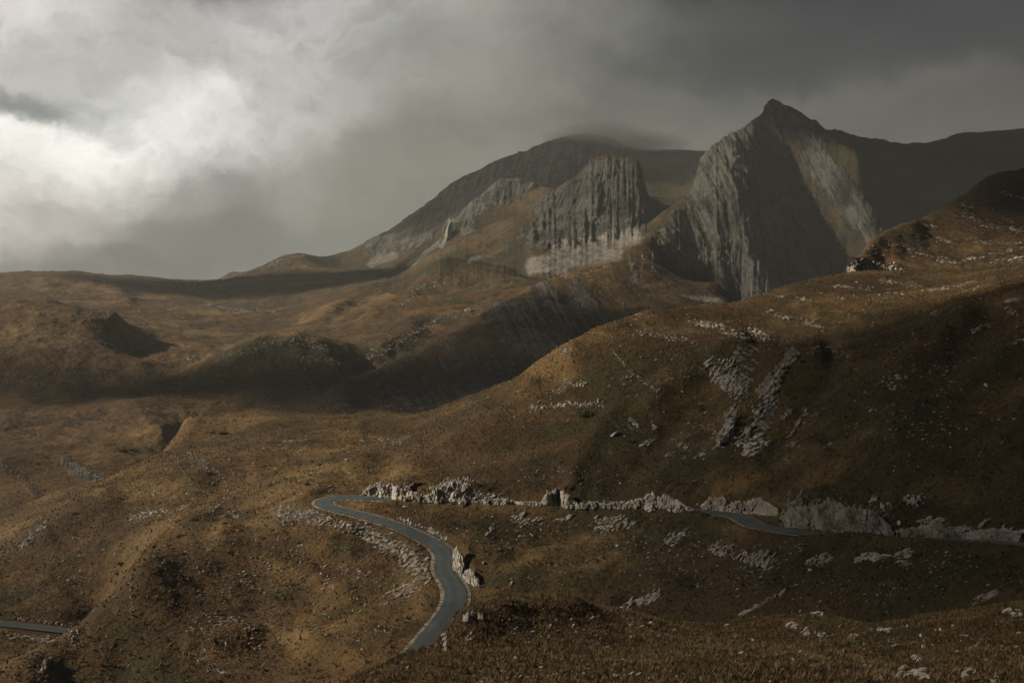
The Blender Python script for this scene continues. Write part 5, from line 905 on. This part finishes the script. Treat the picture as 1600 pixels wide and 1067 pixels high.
SMK = [(60, 840, 'the worn crag on the dome skyline'), (220, 805, 'the bright stony strip of the dome'), (310, 720, 'the whitish ribs of the dome top'), (340, 650, 'the highest point of the dome'), (135, 740, 'the pale valley cliff band'), (495, 785, 'the hairpin'), (207, 930, 'the upright stones on the spur'), (170, 840, 'the shadowed hollow of the dome'), (880, 635, 'the curved row of white stones'), (1000, 690, 'the lone white boulder'), (1250, 545, 'the top of the long pale rib'), (1200, 870, 'the dark jointed crag'), (1412, 872, 'the split boulder group'), (1500, 600, 'the far right of the dark hillside'), (720, 880, 'the upright rock wall'), (1030, 785, 'the rounded pale rock face')]
SU = set()
def shrub_label(px_, py_, w_):
    for i in sorted(range(len(SMK)), key=lambda i: (SMK[i][0]-px_)**2+2*(SMK[i][1]-py_)**2)[:5]:
        a = math.degrees(math.atan2(SMK[i][1]-py_, px_-SMK[i][0])) % 360; w = ['right of', 'above and right of', 'above', 'above and left of', 'left of', 'below and left of', 'below', 'below and right of'][int((a+22.5)//45) % 8]
        lb = f"{'broad' if w_ > 11 else 'small'} dark green shrub {w} {SMK[i][2]}"
        if lb not in SU: SU.add(lb); return lb
    return 'dark green cushion shrub on the open slope'
tufts('foreground_stems', 'taller straw coloured stems among the foreground grass', 9000, 36, 112, .30, 905, -.30, .56, 3, .012)
def shrub_meshes(seed):
    rng = np.random.default_rng(seed); n = 420; d = rng.normal(size=(n, 3)); d /= np.linalg.norm(d, axis=1, keepdims=True); d[:, 2] = np.abs(d[:, 2]); r_ = rng.uniform(.35, 1, n)**.5
    lump = 1+.35*np.sin(d[:, 0]*4+seed)*np.cos(d[:, 1]*5+seed); p = d*(r_*lump)[:, None]*np.array([.5, .4, .30]); V = []
    for q_ in p:
        a = rng.normal(size=(3, 3))*.055; V.append(q_+a)
    co = np.concatenate(V); me = bpy.data.meshes.new('foliage'); me.from_pydata(co.tolist(), [], np.arange(len(co)).reshape(-1, 3).tolist()); me.materials.append(ms)
    sv_, sf = [], []
    for i in range(5):
        a = i*1.257+seed; e = np.array([math.cos(a)*.28, math.sin(a)*.24, .18]); k = len(sv_)
        for c_, rr in ((np.zeros(3)-np.array([0, 0, .06]), .03), (e, .01)):
            for j in range(4): sv_.append(c_+rr*np.array([math.cos(j*1.571), math.sin(j*1.571), 0]))
        for j in range(4): sf.append((k+j, k+(j+1) % 4, k+4+(j+1) % 4, k+4+j))
    m2 = bpy.data.meshes.new('branches'); m2.from_pydata([tuple(q_) for q_ in sv_], [], sf); m2.materials.append(mw); return me, m2
SH = [shrub_meshes(i) for i in range(4)]
for (a_, b_, w_) in [(118, 803, 11), (72, 715, 8), (60, 726, 8), (192, 706, 14), (205, 703, 9), (236, 703, 9), (350, 678, 16), (333, 677, 10), (200, 810, 8), (250, 787, 7), (303, 813, 14), (356, 807, 10), (352, 818, 9), (282, 838, 14), (190, 881, 14), (184, 897, 10), (480, 757, 10), (500, 727, 12), (424, 758, 8), (20, 742, 8), (270, 857, 8),
                     (918, 650, 26), (988, 690, 14), (1255, 565, 12), (1490, 640, 10), (1100, 640, 10), (1440, 868, 14), (1150, 845, 10), (760, 826, 8), (1035, 775, 9)]:
    Y = hit(a_, b_, 112, 640)[0]
    if np.isnan(Y): continue
    u = (a_-CX)/F; z = float(height(np.array([u]), np.array([Y]))[0]); e = bpy.data.objects.new('juniper_shrub', None); C.objects.link(e); e.location = (u*Y, Y, z-.05); k_ = w_*Y/F; e.scale = (k_, k_, k_*.8); e.rotation_euler = (0, 0, RNG.uniform(0, 6.28))
    lb = 'dark green cushion shrub on the rust brown dome left of the road' if a_ < 560 else 'dark green cushion shrub on the shaded hillside right of the road'
    lb = shrub_label(a_, b_, w_)
    tag(e, lb, 'shrub', 'shrubs on the dome' if a_ < 560 else 'shrubs on the hillside'); me, m2 = SH[RNG.integers(4)]
    for nm, mm_ in (('foliage', me), ('branches', m2)):
        ch = bpy.data.objects.new(nm, mm_); C.objects.link(ch); ch.parent = e

mm_, t, v = volume_mat('mist on the summit', (.80, .81, .78), .0, .1)
tc = t.n.new('ShaderNodeTexCoord'); o_ = tc.outputs['Object']; r_ = t.v('LENGTH', o_); ns = t.noise(t.v('MULTIPLY', o_, (1, 1, .6)), 1.6, 4, .6)
t.put(v.inputs['Density'], t.m('MULTIPLY', t.m('MULTIPLY', t.ss(r_, 1.0, .25), t.ss(ns, .30, .62)), .013))
for (a_, b_, Y_, rx_, rz_, lb) in [(935, 214, 3190, 200, 48, 'mist clinging to the summit of the far massif'), (1000, 226, 3180, 170, 42, 'trailing end of the summit mist to the right')]:
    v0, f0 = ICO3; o = mesh_obj('mist', v0, f0, mm_, True); o.location = ((a_-CX)/F*Y_, Y_, (HY-b_)/F*Y_); o.scale = (rx_, 170, rz_); tag(o, lb, kind='stuff')
